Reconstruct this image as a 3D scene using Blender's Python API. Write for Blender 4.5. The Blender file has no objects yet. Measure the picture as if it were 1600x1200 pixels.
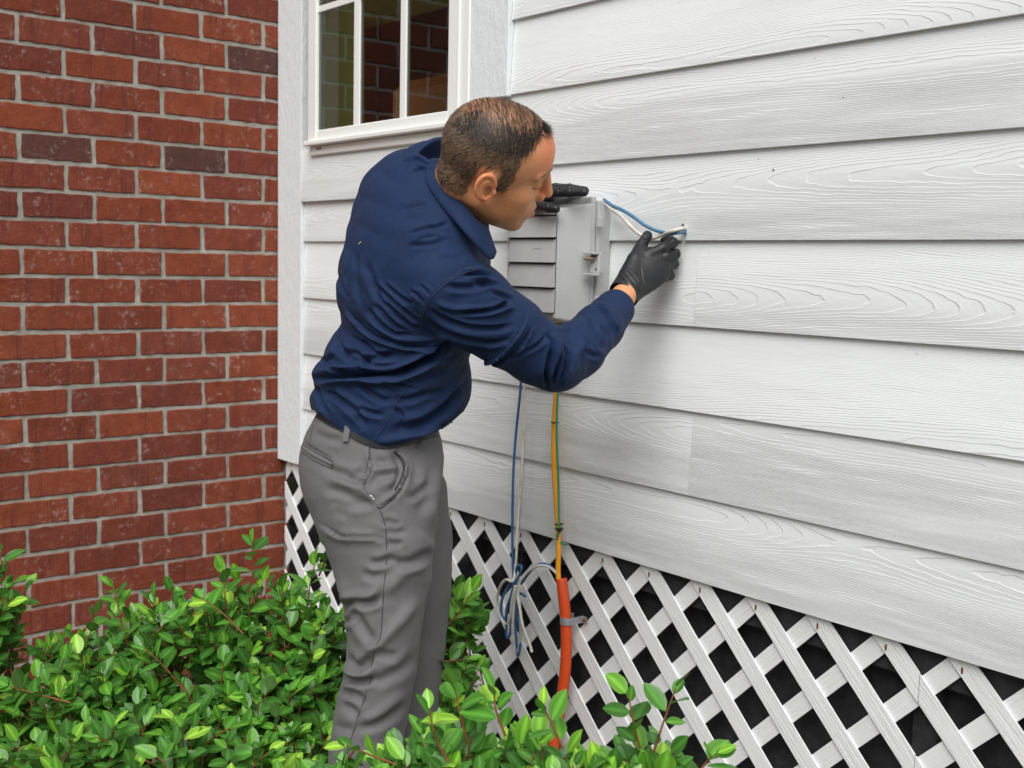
import bpy, bmesh, math, random
import numpy as np
from mathutils import Vector, Matrix
from mathutils.bvhtree import BVHTree

sc = bpy.context.scene
COL = sc.collection
rnd = random.Random(7)
# ------------------------------------------------------------------ camera
CAM = np.array([3.4914, -1.8176, -0.0561])
RT = np.array([0.62473692, 0.78053958, 0.02148808])
UP = np.array([-0.09307489, 0.04711674, 0.99454365])
FW = np.array([-0.77526824, 0.62332814, -0.1020842])
FPX = 1829.0                                   # focal length for a 1600 px wide picture
cd = bpy.data.cameras.new('camera'); cam = bpy.data.objects.new('camera', cd); COL.objects.link(cam)
M = Matrix.Identity(4)
for i in range(3):
    M[i][0] = RT[i]; M[i][1] = UP[i]; M[i][2] = -FW[i]; M[i][3] = CAM[i]
cam.matrix_world = M
cd.sensor_width = 36.0; cd.lens = FPX / 1600 * 36; cd.clip_end = 500; cd.clip_start = 0.05
cd.dof.use_dof = True; cd.dof.focus_distance = 2.2; cd.dof.aperture_fstop = 6.3
sc.camera = cam
# ------------------------------------------------------------------ sky, sun, exposure
SUN_EL, SUN_AZ = math.radians(49), math.radians(138)    # azimuth measured from +Y towards +X
w = bpy.data.worlds.new('World'); sc.world = w; w.use_nodes = True
wn = w.node_tree; wn.nodes.clear()
sky = wn.nodes.new('ShaderNodeTexSky'); sky.sky_type = 'NISHITA'; sky.sun_disc = False
sky.sun_elevation = SUN_EL; sky.sun_rotation = SUN_AZ; sky.air_density = 1.0; sky.dust_density = 4.0; sky.ozone_density = 1.0
hs = wn.nodes.new('ShaderNodeHueSaturation'); hs.inputs['Saturation'].default_value = 0.36
bg = wn.nodes.new('ShaderNodeBackground'); bg.inputs['Strength'].default_value = 0.085
wo = wn.nodes.new('ShaderNodeOutputWorld')
wn.links.new(sky.outputs[0], hs.inputs['Color']); wn.links.new(hs.outputs[0], bg.inputs['Color']); wn.links.new(bg.outputs[0], wo.inputs[0])
sl = bpy.data.lights.new('sun', 'SUN'); sl.energy = 2.4; sl.angle = math.radians(50); sl.color = (1.0, 0.992, 0.975)
so = bpy.data.objects.new('sun', sl); COL.objects.link(so)
sdir = Vector((math.sin(SUN_AZ) * math.cos(SUN_EL), math.cos(SUN_AZ) * math.cos(SUN_EL), math.sin(SUN_EL)))
so.rotation_euler = sdir.to_track_quat('Z', 'Y').to_euler()
vs = sc.view_settings
vs.view_transform = 'Standard'; vs.look = 'None'; vs.gamma = 1.0; vs.use_curve_mapping = False; vs.exposure = 0.24
sc.cycles.use_denoising = True
sc.cycles.max_bounces = 8; sc.cycles.transparent_max_bounces = 12

# ------------------------------------------------------------------ helpers
GROUND = -1.42
def c2w(p):                                     # camera-frame metres (x right, y up, z towards camera) -> world
    p = np.asarray(p, float)
    return CAM + p[..., 0:1] * RT + p[..., 1:2] * UP - p[..., 2:3] * FW
def cf(u, v, d): return np.array([(u - 800) / FPX * d, (600 - v) / FPX * d, -d])
def at(u, v, d): return c2w(cf(u, v, d))
def ray(u, v): return FW + RT * ((u - 800) / FPX) - UP * ((v - 600) / FPX)
def hit(u, v, axis, val):
    d = ray(u, v); return CAM + d * ((val - CAM[axis]) / d[axis])
def w2c(p):
    q = np.asarray(p, float) - CAM
    return np.stack([q @ RT, q @ UP, -(q @ FW)], -1)
def px(c): return 800 - FPX * c[..., 0] / c[..., 2], 600 + FPX * c[..., 1] / c[..., 2]

def link(name, me, parent=None, mat=None):
    o = bpy.data.objects.new(name, me); COL.objects.link(o)
    if parent is not None: o.parent = parent
    if mat is not None and me is not None and not me.materials: me.materials.append(mat)
    return o
def mesh(name, V, F, mat=None, smooth=False):
    me = bpy.data.meshes.new(name)
    V = np.asarray(V, float)
    me.from_pydata(V.tolist(), [], F if isinstance(F, list) else F.tolist()); me.update()
    if smooth: me.polygons.foreach_set('use_smooth', [True] * len(me.polygons))
    if mat: me.materials.append(mat)
    return me
def tag(o, label=None, cat=None, group=None, kind=None):
    if label: o['label'] = label
    if cat: o['category'] = cat
    if group: o['group'] = group
    if kind: o['kind'] = kind
    return o
def thing(name, loc, label, cat, group=None):
    o = bpy.data.objects.new(name, None); COL.objects.link(o); o.location = loc; o.empty_display_size = .05
    return tag(o, label, cat, group)
def root_loc(o):
    l = np.zeros(3)
    while o is not None: l += np.array(o.location); o = o.parent
    return l
def part(name, V, F, mat, parent, smooth=False):          # V in world coordinates
    off = root_loc(parent) if parent is not None else 0
    return link(name, mesh(name, np.asarray(V, float) - off, F, mat, smooth), parent)
def box_vf(x0, x1, y0, y1, z0, z1, b=0.0):                 # chamfered box
    if b <= 0:
        V = [(x, y, z) for x in (x0, x1) for y in (y0, y1) for z in (z0, z1)]
        return np.array(V), [[0,1,3,2],[4,6,7,5],[0,4,5,1],[2,3,7,6],[0,2,6,4],[1,5,7,3]]
    bm = bmesh.new(); bmesh.ops.create_cube(bm, size=1)
    for v in bm.verts:
        v.co = Vector(((x0+x1)/2 + v.co.x*(x1-x0), (y0+y1)/2 + v.co.y*(y1-y0), (z0+z1)/2 + v.co.z*(z1-z0)))
    bmesh.ops.bevel(bm, geom=bm.edges[:] + bm.verts[:], offset=b, segments=1, affect='EDGES')
    bm.verts.index_update()
    V = np.array([v.co[:] for v in bm.verts]); F = [[v.index for v in f.verts] for f in bm.faces]; bm.free()
    return V, F
def join(*vfs):
    V, F, n = [], [], 0
    for v, f in vfs:
        V.append(np.asarray(v, float)); F += [[i + n for i in q] for q in f]; n += len(v)
    return np.concatenate(V), F
def prism(poly, y0, y1):                                   # poly: list of (x,z) counter-clockwise seen from -Y; y may be functions of z
    n = len(poly); fy0 = y0 if callable(y0) else (lambda z: y0); fy1 = y1 if callable(y1) else (lambda z: y1)
    V = [(x, fy0(z), z) for x, z in poly] + [(x, fy1(z), z) for x, z in poly]
    F = [list(range(n)), list(range(2*n - 1, n - 1, -1))] + [[i, i + n, (i + 1) % n + n, (i + 1) % n] for i in range(n)]
    return np.array(V), F
def catmull(P, k=6):
    P = np.asarray(P, float); Q = np.vstack([2*P[0]-P[1], P, 2*P[-1]-P[-2]]); out = []
    for i in range(1, len(Q) - 2):
        p0, p1, p2, p3 = Q[i-1], Q[i], Q[i+1], Q[i+2]
        for t in np.arange(k) / k:
            out.append(.5*((2*p1)+(-p0+p2)*t+(2*p0-5*p1+4*p2-p3)*t*t+(-p0+3*p1-3*p2+p3)*t**3))
    out.append(P[-1]); return np.array(out)
def tube_vf(P, r, n=8, k=6, cap=True):
    P = catmull(P, k) if k > 1 else np.asarray(P, float)
    m = len(P); R = np.interp(np.linspace(0, 1, m), np.linspace(0, 1, len(r)), r) if np.ndim(r) else np.full(m, r)
    T = np.gradient(P, axis=0); T /= np.linalg.norm(T, axis=1)[:, None] + 1e-12
    a = np.array([.31, .2, .93]) if abs(T[0] @ np.array([.31, .2, .93])) < .9 else np.array([1., 0, 0])
    V = []
    for i in range(m):
        a = a - T[i] * (a @ T[i]); a /= np.linalg.norm(a); b = np.cross(T[i], a)
        for j in range(n):
            t = 2*math.pi*j/n; V.append(P[i] + R[i]*(math.cos(t)*a + math.sin(t)*b))
    F = [[i*n+j, i*n+(j+1) % n, (i+1)*n+(j+1) % n, (i+1)*n+j] for i in range(m-1) for j in range(n)]
    if cap: F += [list(range(n-1, -1, -1)), [(m-1)*n + j for j in range(n)]]
    return np.array(V), F

# ------------------------------------------------------------------ materials
class NT:
    def __init__(s, name):
        s.m = bpy.data.materials.new(name); s.m.use_nodes = True; s.t = s.m.node_tree
        s.b = s.t.nodes['Principled BSDF']; s.o = s.t.nodes['Material Output']
    def n(s, typ, out=0, props=None, **ins):
        nd = s.t.nodes.new('ShaderNode' + typ)
        for k, v in (props or {}).items(): setattr(nd, k, v)
        for k, v in ins.items():
            key = int(k[1:]) if k[0] == 'i' and k[1:].isdigit() else k.replace('_', ' ')
            s.set(nd.inputs[key], v)
        return nd.outputs[out]
    def set(s, sock, v):
        if isinstance(v, bpy.types.NodeSocket): s.t.links.new(v, sock)
        else:
            try: sock.default_value = v
            except Exception: sock.default_value = (*v, 1.0)
    def math(s, op, a, b=0.0, c=0.0, clamp=False): return s.n('Math', props={'operation': op, 'use_clamp': clamp}, i0=a, i1=b, i2=c)
    def ramp(s, fac, stops, interp='LINEAR'):
        nd = s.t.nodes.new('ShaderNodeValToRGB'); cr = nd.color_ramp; cr.interpolation = interp
        while len(cr.elements) < len(stops): cr.elements.new(.5)
        for e, (p, c) in zip(cr.elements, stops): e.position = p; e.color = (*c, 1) if np.ndim(c) else (c, c, c, 1)
        s.t.links.new(fac, nd.inputs[0]); return nd.outputs[0]
    def mix(s, fac, a, b, mode='MIX'):
        nd = s.t.nodes.new('ShaderNodeMix'); nd.data_type = 'RGBA'; nd.blend_type = mode
        s.set(nd.inputs[0], fac); s.set(nd.inputs[6], a); s.set(nd.inputs[7], b); return nd.outputs[2]
    def noise(s, vec, scale, detail=3, rough=.55, dim='3D', w=None, out=0):
        nd = s.t.nodes.new('ShaderNodeTexNoise'); nd.noise_dimensions = dim
        if vec is not None: s.set(nd.inputs['Vector'], vec)
        if w is not None: s.set(nd.inputs['W'], w)
        s.set(nd.inputs['Scale'], scale); s.set(nd.inputs['Detail'], detail); s.set(nd.inputs['Roughness'], rough)
        return nd.outputs[out]
    def coord(s, out='Object'): return s.t.nodes.new('ShaderNodeTexCoord').outputs[out]
    def scale(s, v, sx, sy, sz, loc=(0, 0, 0)):
        return s.n('Mapping', props={'vector_type': 'POINT'}, Vector=v, Scale=(sx, sy, sz), Location=loc)
    def bump(s, h, dist, strength=1.0, normal=None):
        nd = s.t.nodes.new('ShaderNodeBump'); s.set(nd.inputs['Height'], h); nd.inputs['Distance'].default_value = dist
        nd.inputs['Strength'].default_value = strength
        if normal is not None: s.set(nd.inputs['Normal'], normal)
        return nd.outputs[0]
    def fin(s, color=None, rough=None, normal=None, **kw):
        if color is not None: s.set(s.b.inputs['Base Color'], color)
        if rough is not None: s.set(s.b.inputs['Roughness'], rough)
        if normal is not None: s.set(s.b.inputs['Normal'], normal)
        for k, v in kw.items(): s.set(s.b.inputs[k.replace('_', ' ')], v)
        return s.m
def plain(name, col, rough=.5, spec=.5, nscale=0, namp=.15, bumpd=0, bscale=200, metal=0):
    t = NT(name); c = col; nrm = None; v = t.coord()
    if nscale:
        f = t.noise(v, nscale, 4)
        c = t.mix(f, tuple(x*(1-namp) for x in col), tuple(min(1, x*(1+namp)) for x in col))
    if bumpd: nrm = t.bump(t.noise(v, bscale, 3), bumpd)
    return t.fin(c, rough, nrm, **{'Specular_IOR_Level': spec, 'Metallic': metal})

def cedar(name, col, K=150.0, depth=.0022, axis_z=2, rough=.55, amp=1.0):
    """Pressed wood grain: ring sections round a wandering pith line, a different cut for every board."""
    t = NT(name); oc = t.coord()
    r = t.n('ObjectInfo', out=5) if False else t.t.nodes.new('ShaderNodeObjectInfo').outputs['Random']
    off = t.math('MULTIPLY', r, 57.3)
    sx = t.n('SeparateXYZ', Vector=oc); x = sx
    sep = sx.node; z = sep.outputs[axis_z]
    xo = t.math('ADD', x, off)
    n1 = t.noise(None, .45, 2, .5, '1D', w=xo)
    n2 = t.noise(None, .5, 2, .5, '1D', w=t.math('ADD', xo, 31.7))
    zc = t.math('MULTIPLY_ADD', t.math('SUBTRACT', n1, .5), .08*amp, t.math('MULTIPLY_ADD', r, .20*amp, -.01*amp))
    dd = t.math('MULTIPLY', t.math('MAXIMUM', t.math('SUBTRACT', n2, .27), 0.0), .15*amp)
    vx = t.n('CombineXYZ', X=t.math('MULTIPLY', xo, 3.2), Y=t.math('MULTIPLY', z, 26.0/amp), Z=off)
    n3 = t.noise(vx, 1.0, 2, .55)
    vx2 = t.n('CombineXYZ', X=t.math('MULTIPLY', xo, 30.0), Y=t.math('MULTIPLY', z, 60.0/amp), Z=off)
    n4 = t.noise(vx2, 1.0, 1, .6)
    dz = t.math('ADD', t.math('SUBTRACT', z, zc), t.math('MULTIPLY', t.math('SUBTRACT', n3, .5), .022*amp))
    rr = t.math('SQRT', t.math('ADD', t.math('MULTIPLY', dz, dz), t.math('MULTIPLY', dd, dd)))
    # rings get tighter away from the pith
    ph = t.math('MULTIPLY_ADD', t.math('POWER', rr, 1.45), K*4.8, t.math('MULTIPLY', n4, .55))
    fr = t.math('FRACT', ph)
    prof = t.ramp(fr, [(0, 0.0), (.10, 1.0), (.32, .62), (.8, .12), (1, 0.0)], 'EASE')
    mask = t.ramp(t.noise(vx, .6, 2), [(.3, .35), (.6, 1.0)])
    h = t.math('MULTIPLY', prof, mask)
    n_b = t.bump(h, depth, .42)
    spots = t.ramp(t.noise(oc, 55, 2, .4), [(.78, 0.0), (.83, 1.0)])
    grime = t.ramp(t.noise(t.scale(oc, 1.2, 1, 5), 2.2, 4), [(.35, 0.0), (.75, 1.0)])
    c = t.mix(t.math('MULTIPLY', grime, .16), col, tuple(x*.86 for x in col))
    c = t.mix(t.math('MULTIPLY', spots, .35), c, (.30, .29, .25))
    return t.fin(c, rough, n_b, Specular_IOR_Level=.35)
# ================================================================== setting: ground
def ground():
    t = NT('garden soil'); v = t.coord()
    n = t.noise(v, 9, 6, .65); n2 = t.noise(v, 70, 4)
    c = t.ramp(n, [(.3, (.07, .052, .036)), (.55, (.15, .115, .08)), (.75, (.22, .17, .12))])
    m = t.fin(c, .95, t.bump(t.math('ADD', n, t.math('MULTIPLY', n2, .4)), .03))
    N = 60; rs = np.random.RandomState(3)
    xs = np.concatenate([[-60, -20, -8], np.linspace(-4, 6, N), [12, 30, 60]]); ys = np.concatenate([[-60, -25, -10], np.linspace(-6, 4, N), [10, 30, 60]])
    X, Y = np.meshgrid(xs, ys, indexing='ij'); Z = GROUND + rs.uniform(-.012, .0, X.shape)
    n2_ = len(ys); V = np.stack([X, Y, Z], -1).reshape(-1, 3)
    F = [[i*n2_+j, (i+1)*n2_+j, (i+1)*n2_+j+1, i*n2_+j+1] for i in range(len(xs)-1) for j in range(n2_-1)]
    tag(part('ground', V, F, m, None, True), kind='structure')
ground()

# ================================================================== brick wall (plane x = 0, facing +x)
MB, MH, ZB0 = .2095, .0813, -.1201
def brick_mat():
    t = NT('red clay brick'); v = t.coord(); r = t.t.nodes.new('ShaderNodeObjectInfo').outputs['Random']
    vv = t.n('VectorMath', props={'operation': 'ADD'}, i0=v, i1=t.n('CombineXYZ', X=t.math('MULTIPLY', r, 91), Y=t.math('MULTIPLY', r, 37), Z=r))
    base = t.ramp(r, [(0, (.165, .040, .024)), (.12, (.20, .044, .022)), (.3, (.25, .060, .028)), (.5, (.205, .048, .027)), (.68, (.155, .038, .026)), (.82, (.215, .048, .022)), (.955, (.20, .05, .03)), (.975, (.12, .045, .034)), (1, (.09, .04, .033))])
    mott = t.noise(vv, 22, 5, .65)
    c = t.mix(t.ramp(mott, [(.3, 0.0), (.7, 1.0)]), t.mix(1.0, base, (.80, .76, .78), 'MULTIPLY'), t.mix(1.0, base, (1.16, 1.2, 1.2), 'MULTIPLY'))
    vert = t.ramp(t.noise(t.scale(vv, 1, 30, 2.5), 1.0, 3), [(.55, 0.0), (.68, 1.0)])
    c = t.mix(t.math('MULTIPLY', vert, .35), c, (.10, .035, .03))
    e1 = t.ramp(t.noise(vv, 60, 6, .75), [(.53, 0.0), (.65, 1.0)])
    e2 = t.ramp(t.noise(vv, 13, 4, .6), [(.47, 0.0), (.66, 1.0)])
    eff = t.math('MULTIPLY', t.math('MULTIPLY', e1, e2), .55)
    c = t.mix(eff, c, (.52, .43, .38))
    h = t.math('ADD', t.noise(vv, 120, 5, .7), t.math('MULTIPLY', vert, -.6))
    return t.fin(c, .9, t.bump(h, .004), Specular_IOR_Level=.25)
def mortar_mat():
    t = NT('grey mortar'); v = t.coord()
    n = t.noise(v, 14, 5, .6); n2 = t.noise(v, 180, 4, .7)
    c = t.ramp(n, [(.3, (.27, .26, .22)), (.55, (.38, .365, .32)), (.8, (.47, .455, .41))])
    return t.fin(c, .95, t.bump(n2, .002), Specular_IOR_Level=.2)
def brick_mesh(L, H, mat, seed, n=9):
    rs = np.random.RandomState(seed); P = []
    for i in range(n): P.append((-L/2 + L*i/n, -H/2))
    for i in range(3): P.append((L/2, -H/2 + H*i/3))
    for i in range(n): P.append((L/2 - L*i/n, H/2))
    for i in range(3): P.append((-L/2, H/2 - H*i/3))
    P = np.array(P) + rs.uniform(-.0019, .0019, (len(P), 2)); k = len(P)
    Q = P * np.array([1 - .0048/L*1.0, 1 - .0048/H]) + rs.uniform(-.0004, .0004, P.shape)
    V = np.concatenate([np.c_[np.full(k, -.02), P], np.c_[np.full(k, -.0022), P], np.c_[rs.uniform(-.0006, .0004, k), Q]])
    F = [[i, (i+1) % k, k+(i+1) % k, k+i] for i in range(k)] + [[k+i, k+(i+1) % k, 2*k+(i+1) % k, 2*k+i] for i in range(k)] + [list(range(2*k, 3*k))]
    return mesh('brick', V, F, mat)
def brick_wall():
    bw = thing('brick_wall', (0, -.5, GROUND), 'red brick wall with grey mortar joints beside the white siding', 'wall')
    bmt, mm = brick_mat(), mortar_mat(); y_end, y_start, top = .034, -1.62, 1.08
    # mortar bed behind the bricks: fine uneven sheet
    rs = np.random.RandomState(5); ny, nz = 90, 130
    Y, Z = np.meshgrid(np.linspace(y_start, y_end + .004, ny), np.linspace(GROUND - .05, top, nz), indexing='ij')
    X = -.0045 + rs.uniform(-.0012, .0012, Y.shape)
    V = np.stack([X, Y, Z], -1).reshape(-1, 3); F = [[i*nz+j, (i+1)*nz+j, (i+1)*nz+j+1, i*nz+j+1] for i in range(ny-1) for j in range(nz-1)]
    B = box_vf(-.12, -.012, y_start, y_end + .004, GROUND - .05, top)
    part('mortar', *join((V, F), B), mm, bw)
    full = [brick_mesh(MB - .0135, MH - .0115, bmt, s) for s in range(6)]
    k = 0
    for row in range(-16, 15):
        z = ZB0 + (row + .5) * MH
        if z - MH/2 < GROUND - .03 or z + MH/2 > top: continue
        j0 = (-.184 if row % 2 == 0 else -.0565)
        ys = [j0 + MB*i for i in range(-9, 3)]
        for a in ys:
            y0, y1 = max(a + .00675, y_start + .002), min(a + MB - .00675, y_end)
            if y1 - y0 < .012: continue
            if y1 - y0 > MB - .016: me = full[rnd.randrange(6)]
            else: me = brick_mesh(y1 - y0, MH - .0115, bmt, 50 + k, 5)
            o = link('brick', me, bw); k += 1
            o.location = (rnd.uniform(-.001, .0012), (y0+y1)/2 + rnd.uniform(-.0015, .0015) + .5, z - GROUND + rnd.uniform(-.0012, .0012))
            o.rotation_euler = (rnd.uniform(-.006, .006), 0, rnd.uniform(-.004, .004))
            if me in full and rnd.random() < .5: o.rotation_euler.x += math.pi
brick_wall()

# ================================================================== lap siding
SID = .178
WHITE = (.785, .815, .815)
M_side = cedar('pressed cedar fibre cement', WHITE)
M_trim = plain('white painted trim', (.80, .81, .81), .5, .4, 6, .04, .0006, 90)
def rough_trim():
    t = NT('rough sawn white trim'); v = t.coord()
    n = t.noise(t.scale(v, 60, 60, 25), 1.0, 4, .6); n2 = t.noise(t.scale(v, 300, 300, 120), 1, 2)
    return t.fin((.735, .785, .80), .55, t.bump(t.math('ADD', n, t.math('MULTIPLY', n2, .3)), .0032), Specular_IOR_Level=.35)
M_rough = rough_trim()
M_dark = plain('dark sheathing', (.03, .03, .028), .9)
house = thing('siding_wall', (1.6, .03, GROUND), 'white wood-grained lap siding wall with corner board', 'wall')
def plank(x0, x1, z0, z1, lip=.03, notch=None, mat=None, t=.0085, y0=.0):
    L = z1 - z0; slope = .0088 / .178
    fy = lambda z: y0 + slope * z
    by = lambda z: y0 + t + slope * z
    poly = [(x0, 0), (x1, 0), (x1, L + lip), (x0, L + lip)]
    if notch: poly = [(x0, 0), (notch[0], 0), (notch[0], notch[2]), (notch[1], notch[2] + .002), (notch[1], 0)] + poly[1:]
    ox = (x0 + x1) / 2
    V, F = prism([(x - ox, z) for x, z in poly], fy, by)
    me = mesh('plank', V, F, mat or M_side)
    bm = bmesh.new(); bm.from_mesh(me)
    es = [e for e in bm.edges if all(abs(v.co.y - fy(v.co.z)) < 1e-5 and v.co.z < .001 for v in e.verts)]
    bmesh.ops.bevel(bm, geom=es, offset=.0008, segments=1, affect='EDGES'); bm.to_mesh(me); bm.free()
    o = link('plank', me, house); o.location = (ox - 1.6, -.03, z0 - GROUND); return o
XR = 3.7
j1 = hit(1092, 380, 1, .008)[0]; j3 = hit(1082, 660, 1, .006)[0]; hx = hit(1066, 360, 1, .0)[0]
CBX = hit(470, 420, 1, -.008)[0]; TLX = hit(735, 100, 1, -.010)[0]; TRX = hit(793, 100, 1, -.010)[0]
SPL = {-1: [j1], -3: [j3], 1: [3.05], 3: [2.9], -2: [.9], 0: [], 2: [], -4: []}
for k in range(-4, 9):
    xl = CBX + .001 if k <= 0 else (TLX + .01 if k == 1 else TRX + .001)
    xs = [xl] + SPL.get(k, [2.2 + .3*(k % 3)]) + [XR]
    for a, b in zip(xs[:-1], xs[1:]):
        g = .0004
        nt = (hx - .005, hx + .003, .034) if (k == 0) else None
        if k == 0 and a == xl:                       # left of the man the top course ends under the window apron
            pass
        plank(a + g, b - g, k*SID, (k+1)*SID if not (k == 0) else .178, .03 if k < 8 else 0, nt)
apron = plank(CBX + .001, TLX + .008, .124, .286, .0, None, None, .0085, -.0095)
# corner board, window side trim, sheathing
part('corner_board', *box_vf(.0030, CBX, -.008, .029, -.7185, 1.60, .0015), M_rough, house)
part('trim_board', *box_vf(TLX, TRX, -.010, .029, .352, 1.60, .0015), M_rough, house)
SH = [(-.10, 1.6, .012, .09), ]
part('sheathing', *join(box_vf(.0035, .22, .030, .10, -.715, 1.6), box_vf(1.03, XR, .030, .10, -.715, 1.6), box_vf(.22, 1.03, .030, .10, -.715, .325), box_vf(.22, 1.03, .030, .10, 1.25, 1.6)), M_dark, house)
for u, v in [(1091, 352), (1318, 152), (1208, 265), (1420, 512), (1560, 843), (1148, 908), (1215, 625)]:
    q = hit(u, v, 1, .004); a, b = tube_vf([q + (0, .003, 0), q - (0, .0012, 0)], .0022 if u == 1091 else .0011, 8, 1)
    part('nail_head', a, b, M_trim if u == 1091 else M_dark, house)

# ================================================================== window
def glass_mat():
    t = NT('window glass'); nt = t.t
    fr = t.n('Fresnel', IOR=1.5)
    tr = nt.nodes.new('ShaderNodeBsdfTransparent'); tr.inputs[0].default_value = (.66, .80, .62, 1)
    gl = nt.nodes.new('ShaderNodeBsdfGlossy'); gl.inputs['Roughness'].default_value = .0; gl.inputs[0].default_value = (.86, .84, 1, 1)
    mx = nt.nodes.new('ShaderNodeMixShader'); nt.links.new(t.math('MULTIPLY', fr, 1.5, clamp=True), mx.inputs[0]); nt.links.new(tr.outputs[0], mx.inputs[1]); nt.links.new(gl.outputs[0], mx.inputs[2])
    nt.links.new(mx.outputs[0], t.o.inputs['Surface']); return t.m
M_vinyl = plain('white vinyl', (.84, .85, .83), .35, .5)
win = thing('window', (.6, .02, .30), 'white gridded window with greenish panes above the man', 'window')
FY = -.020                                            # front of the window frame
zt = 1.25
def fr(name, x0, x1, z0, z1, y0, y1, b=.003, p=win, m=M_vinyl): return part(name, *box_vf(x0, x1, y0, y1, z0, z1, b), m, p)
YG = FY + .008
WX = lambda u, v: hit(u, v, 1, YG)[0]
GX = [(WX(497.5, 110), WX(554, 100)), (WX(563, 95), WX(626.5, 90)), (WX(635.5, 90), WX(703.5, 85))]
zp0, zm0, zm1 = hit(600, 188.5, 1, YG)[2], hit(500, 19.5, 1, YG)[2], hit(500, 9.5, 1, YG)[2]
WL, WR, WR2 = hit(481, 120, 1, FY)[0], hit(717, 100, 1, FY)[0], TLX - .001
zs0, zs1, zs2 = hit(600, 212, 1, FY - .014)[2], hit(600, 203.5, 1, FY - .014)[2], hit(600, 218, 1, FY + .008)[2]
fr('frame', WL, GX[0][0], zs1 + .0005, zt, FY, .06); fr('frame', GX[2][1], WR, zs1 + .0005, zt, FY, .06); fr('frame', WR + .0005, WR2, zs1 + .0005, zt, FY + .006, .05)
fr('frame', GX[0][0], GX[2][1], 1.19, zt, FY + .002, .058)
fr('sash_rail', GX[0][0] + .0005, GX[2][1] - .0005, zs1 + .001, zp0, FY + .002, .058)
fr('sill', WL - .006, WR2 - .002, zs0, zs1, FY - .014, .05, .003)
fr('sill_apron', WL, WR2, zs2 - .022, zs0 - .0005, FY + .006, .02)
for (a, b), (c, d) in zip(GX[:-1], GX[1:]): fr('muntin', b, c, zp0, 1.19, YG - .003, YG + .012, .0015)
for a, b in GX: fr('muntin', a, b, zm0, zm1, YG - .0022, YG + .011, .0015)
MG = glass_mat()
for a, b in GX:
    for z0, z1 in ((zp0, zm0), (zm1, 1.19)):
        V = [(a - .004, YG + .002, z0 - .004), (b + .004, YG + .002, z0 - .004), (b + .004, YG + .002, z1 + .004), (a - .004, YG + .002, z1 + .004)]
        part('pane', V, [[0, 1, 2, 3]], MG, win)
fr('jamb', .23, WL + .03, .325, 1.2, .0601, .135, .002, win, plain('olive jamb paint', (.58, .70, .22), .6))
fr('weep_slot', WL + .045, WL + .075, zs0 - .012, zs0 - .006, FY + .0045, FY + .008, .0, win, plain('dusty brown', (.25, .19, .13), .8))
fr('weep_slot', WR - .06, WR - .01, zs0 - .012, zs0 - .006, FY + .0045, FY + .008, .0, win, plain('dusty tan', (.32, .26, .19), .8))
# the room behind the glass, walls left out at right and back to brighten it
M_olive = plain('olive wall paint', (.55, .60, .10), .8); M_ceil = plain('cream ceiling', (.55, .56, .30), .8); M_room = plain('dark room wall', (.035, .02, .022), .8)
def st(name, V, F, m): return tag(part(name, V, F, m, None), kind='structure')
st('room_wall_left', *box_vf(-2.6, -2.5, .12, 2.6, -.9, 1.45), M_olive)
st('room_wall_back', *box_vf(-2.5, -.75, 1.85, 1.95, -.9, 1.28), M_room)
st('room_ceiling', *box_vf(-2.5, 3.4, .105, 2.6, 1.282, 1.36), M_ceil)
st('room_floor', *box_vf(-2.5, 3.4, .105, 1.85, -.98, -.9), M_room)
def chair():
    q = hit(690, 160, 1, .75); c = thing('chair', (q[0], .75, -.89), 'orange-brown upholstered chair back seen through the window', 'chair')
    m = plain('orange leather', (.42, .13, .03), .45); x, y = q[0], .75
    V, F = box_vf(x - .30, x + .34, y - .05, y + .06, -.35, q[2] + .10, .045); part('backrest', V, F, m, c, False)
    part('seat', *box_vf(x - .30, x + .34, y + .062, y + .55, -.45, -.352, .03), m, c)
    for sx in (-.26, .28):
        for sy in (.0, .5): part('leg', *box_vf(x + sx, x + sx + .04, y + sy, y + sy + .04, -.9, -.452, .004), M_room, c)
chair()

# ================================================================== lattice skirt
def slat_mat():
    t = NT('white vinyl lattice'); v = t.coord(); r = t.t.nodes.new('ShaderNodeObjectInfo').outputs['Random']
    vv = t.n('VectorMath', props={'operation': 'ADD'}, i0=t.scale(v, 9, 1, 260), i1=t.n('CombineXYZ', X=t.math('MULTIPLY', r, 40), Y=r, Z=r))
    n = t.noise(vv, 1.0, 4, .65)
    g = t.ramp(t.noise(t.scale(v, 3, 1, 8), 2.0, 4), [(.4, 0.0), (.75, 1.0)])
    c = t.mix(t.math('MULTIPLY', g, .25), (.80, .82, .82), (.64, .66, .62))
    return t.fin(c, .5, t.bump(n, .0022), Specular_IOR_Level=.4)
def clip(poly, a, b, c):                                # keep a*x+b*z<=c
    out = []
    for i in range(len(poly)):
        p, q = poly[i], poly[(i+1) % len(poly)]; fp, fq = a*p[0]+b*p[1]-c, a*q[0]+b*q[1]-c
        if fp <= 0: out.append(p)
        if fp*fq < 0: s = fp/(fp-fq); out.append((p[0]+(q[0]-p[0])*s, p[1]+(q[1]-p[1])*s))
    return out
M_slat = slat_mat(); M_nail = plain('rusty staple', (.20, .06, .015), .8, .3, 300, .5)
LX, LZ, PITCH, HW = 1.862, -.717, .150, .0188
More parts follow.
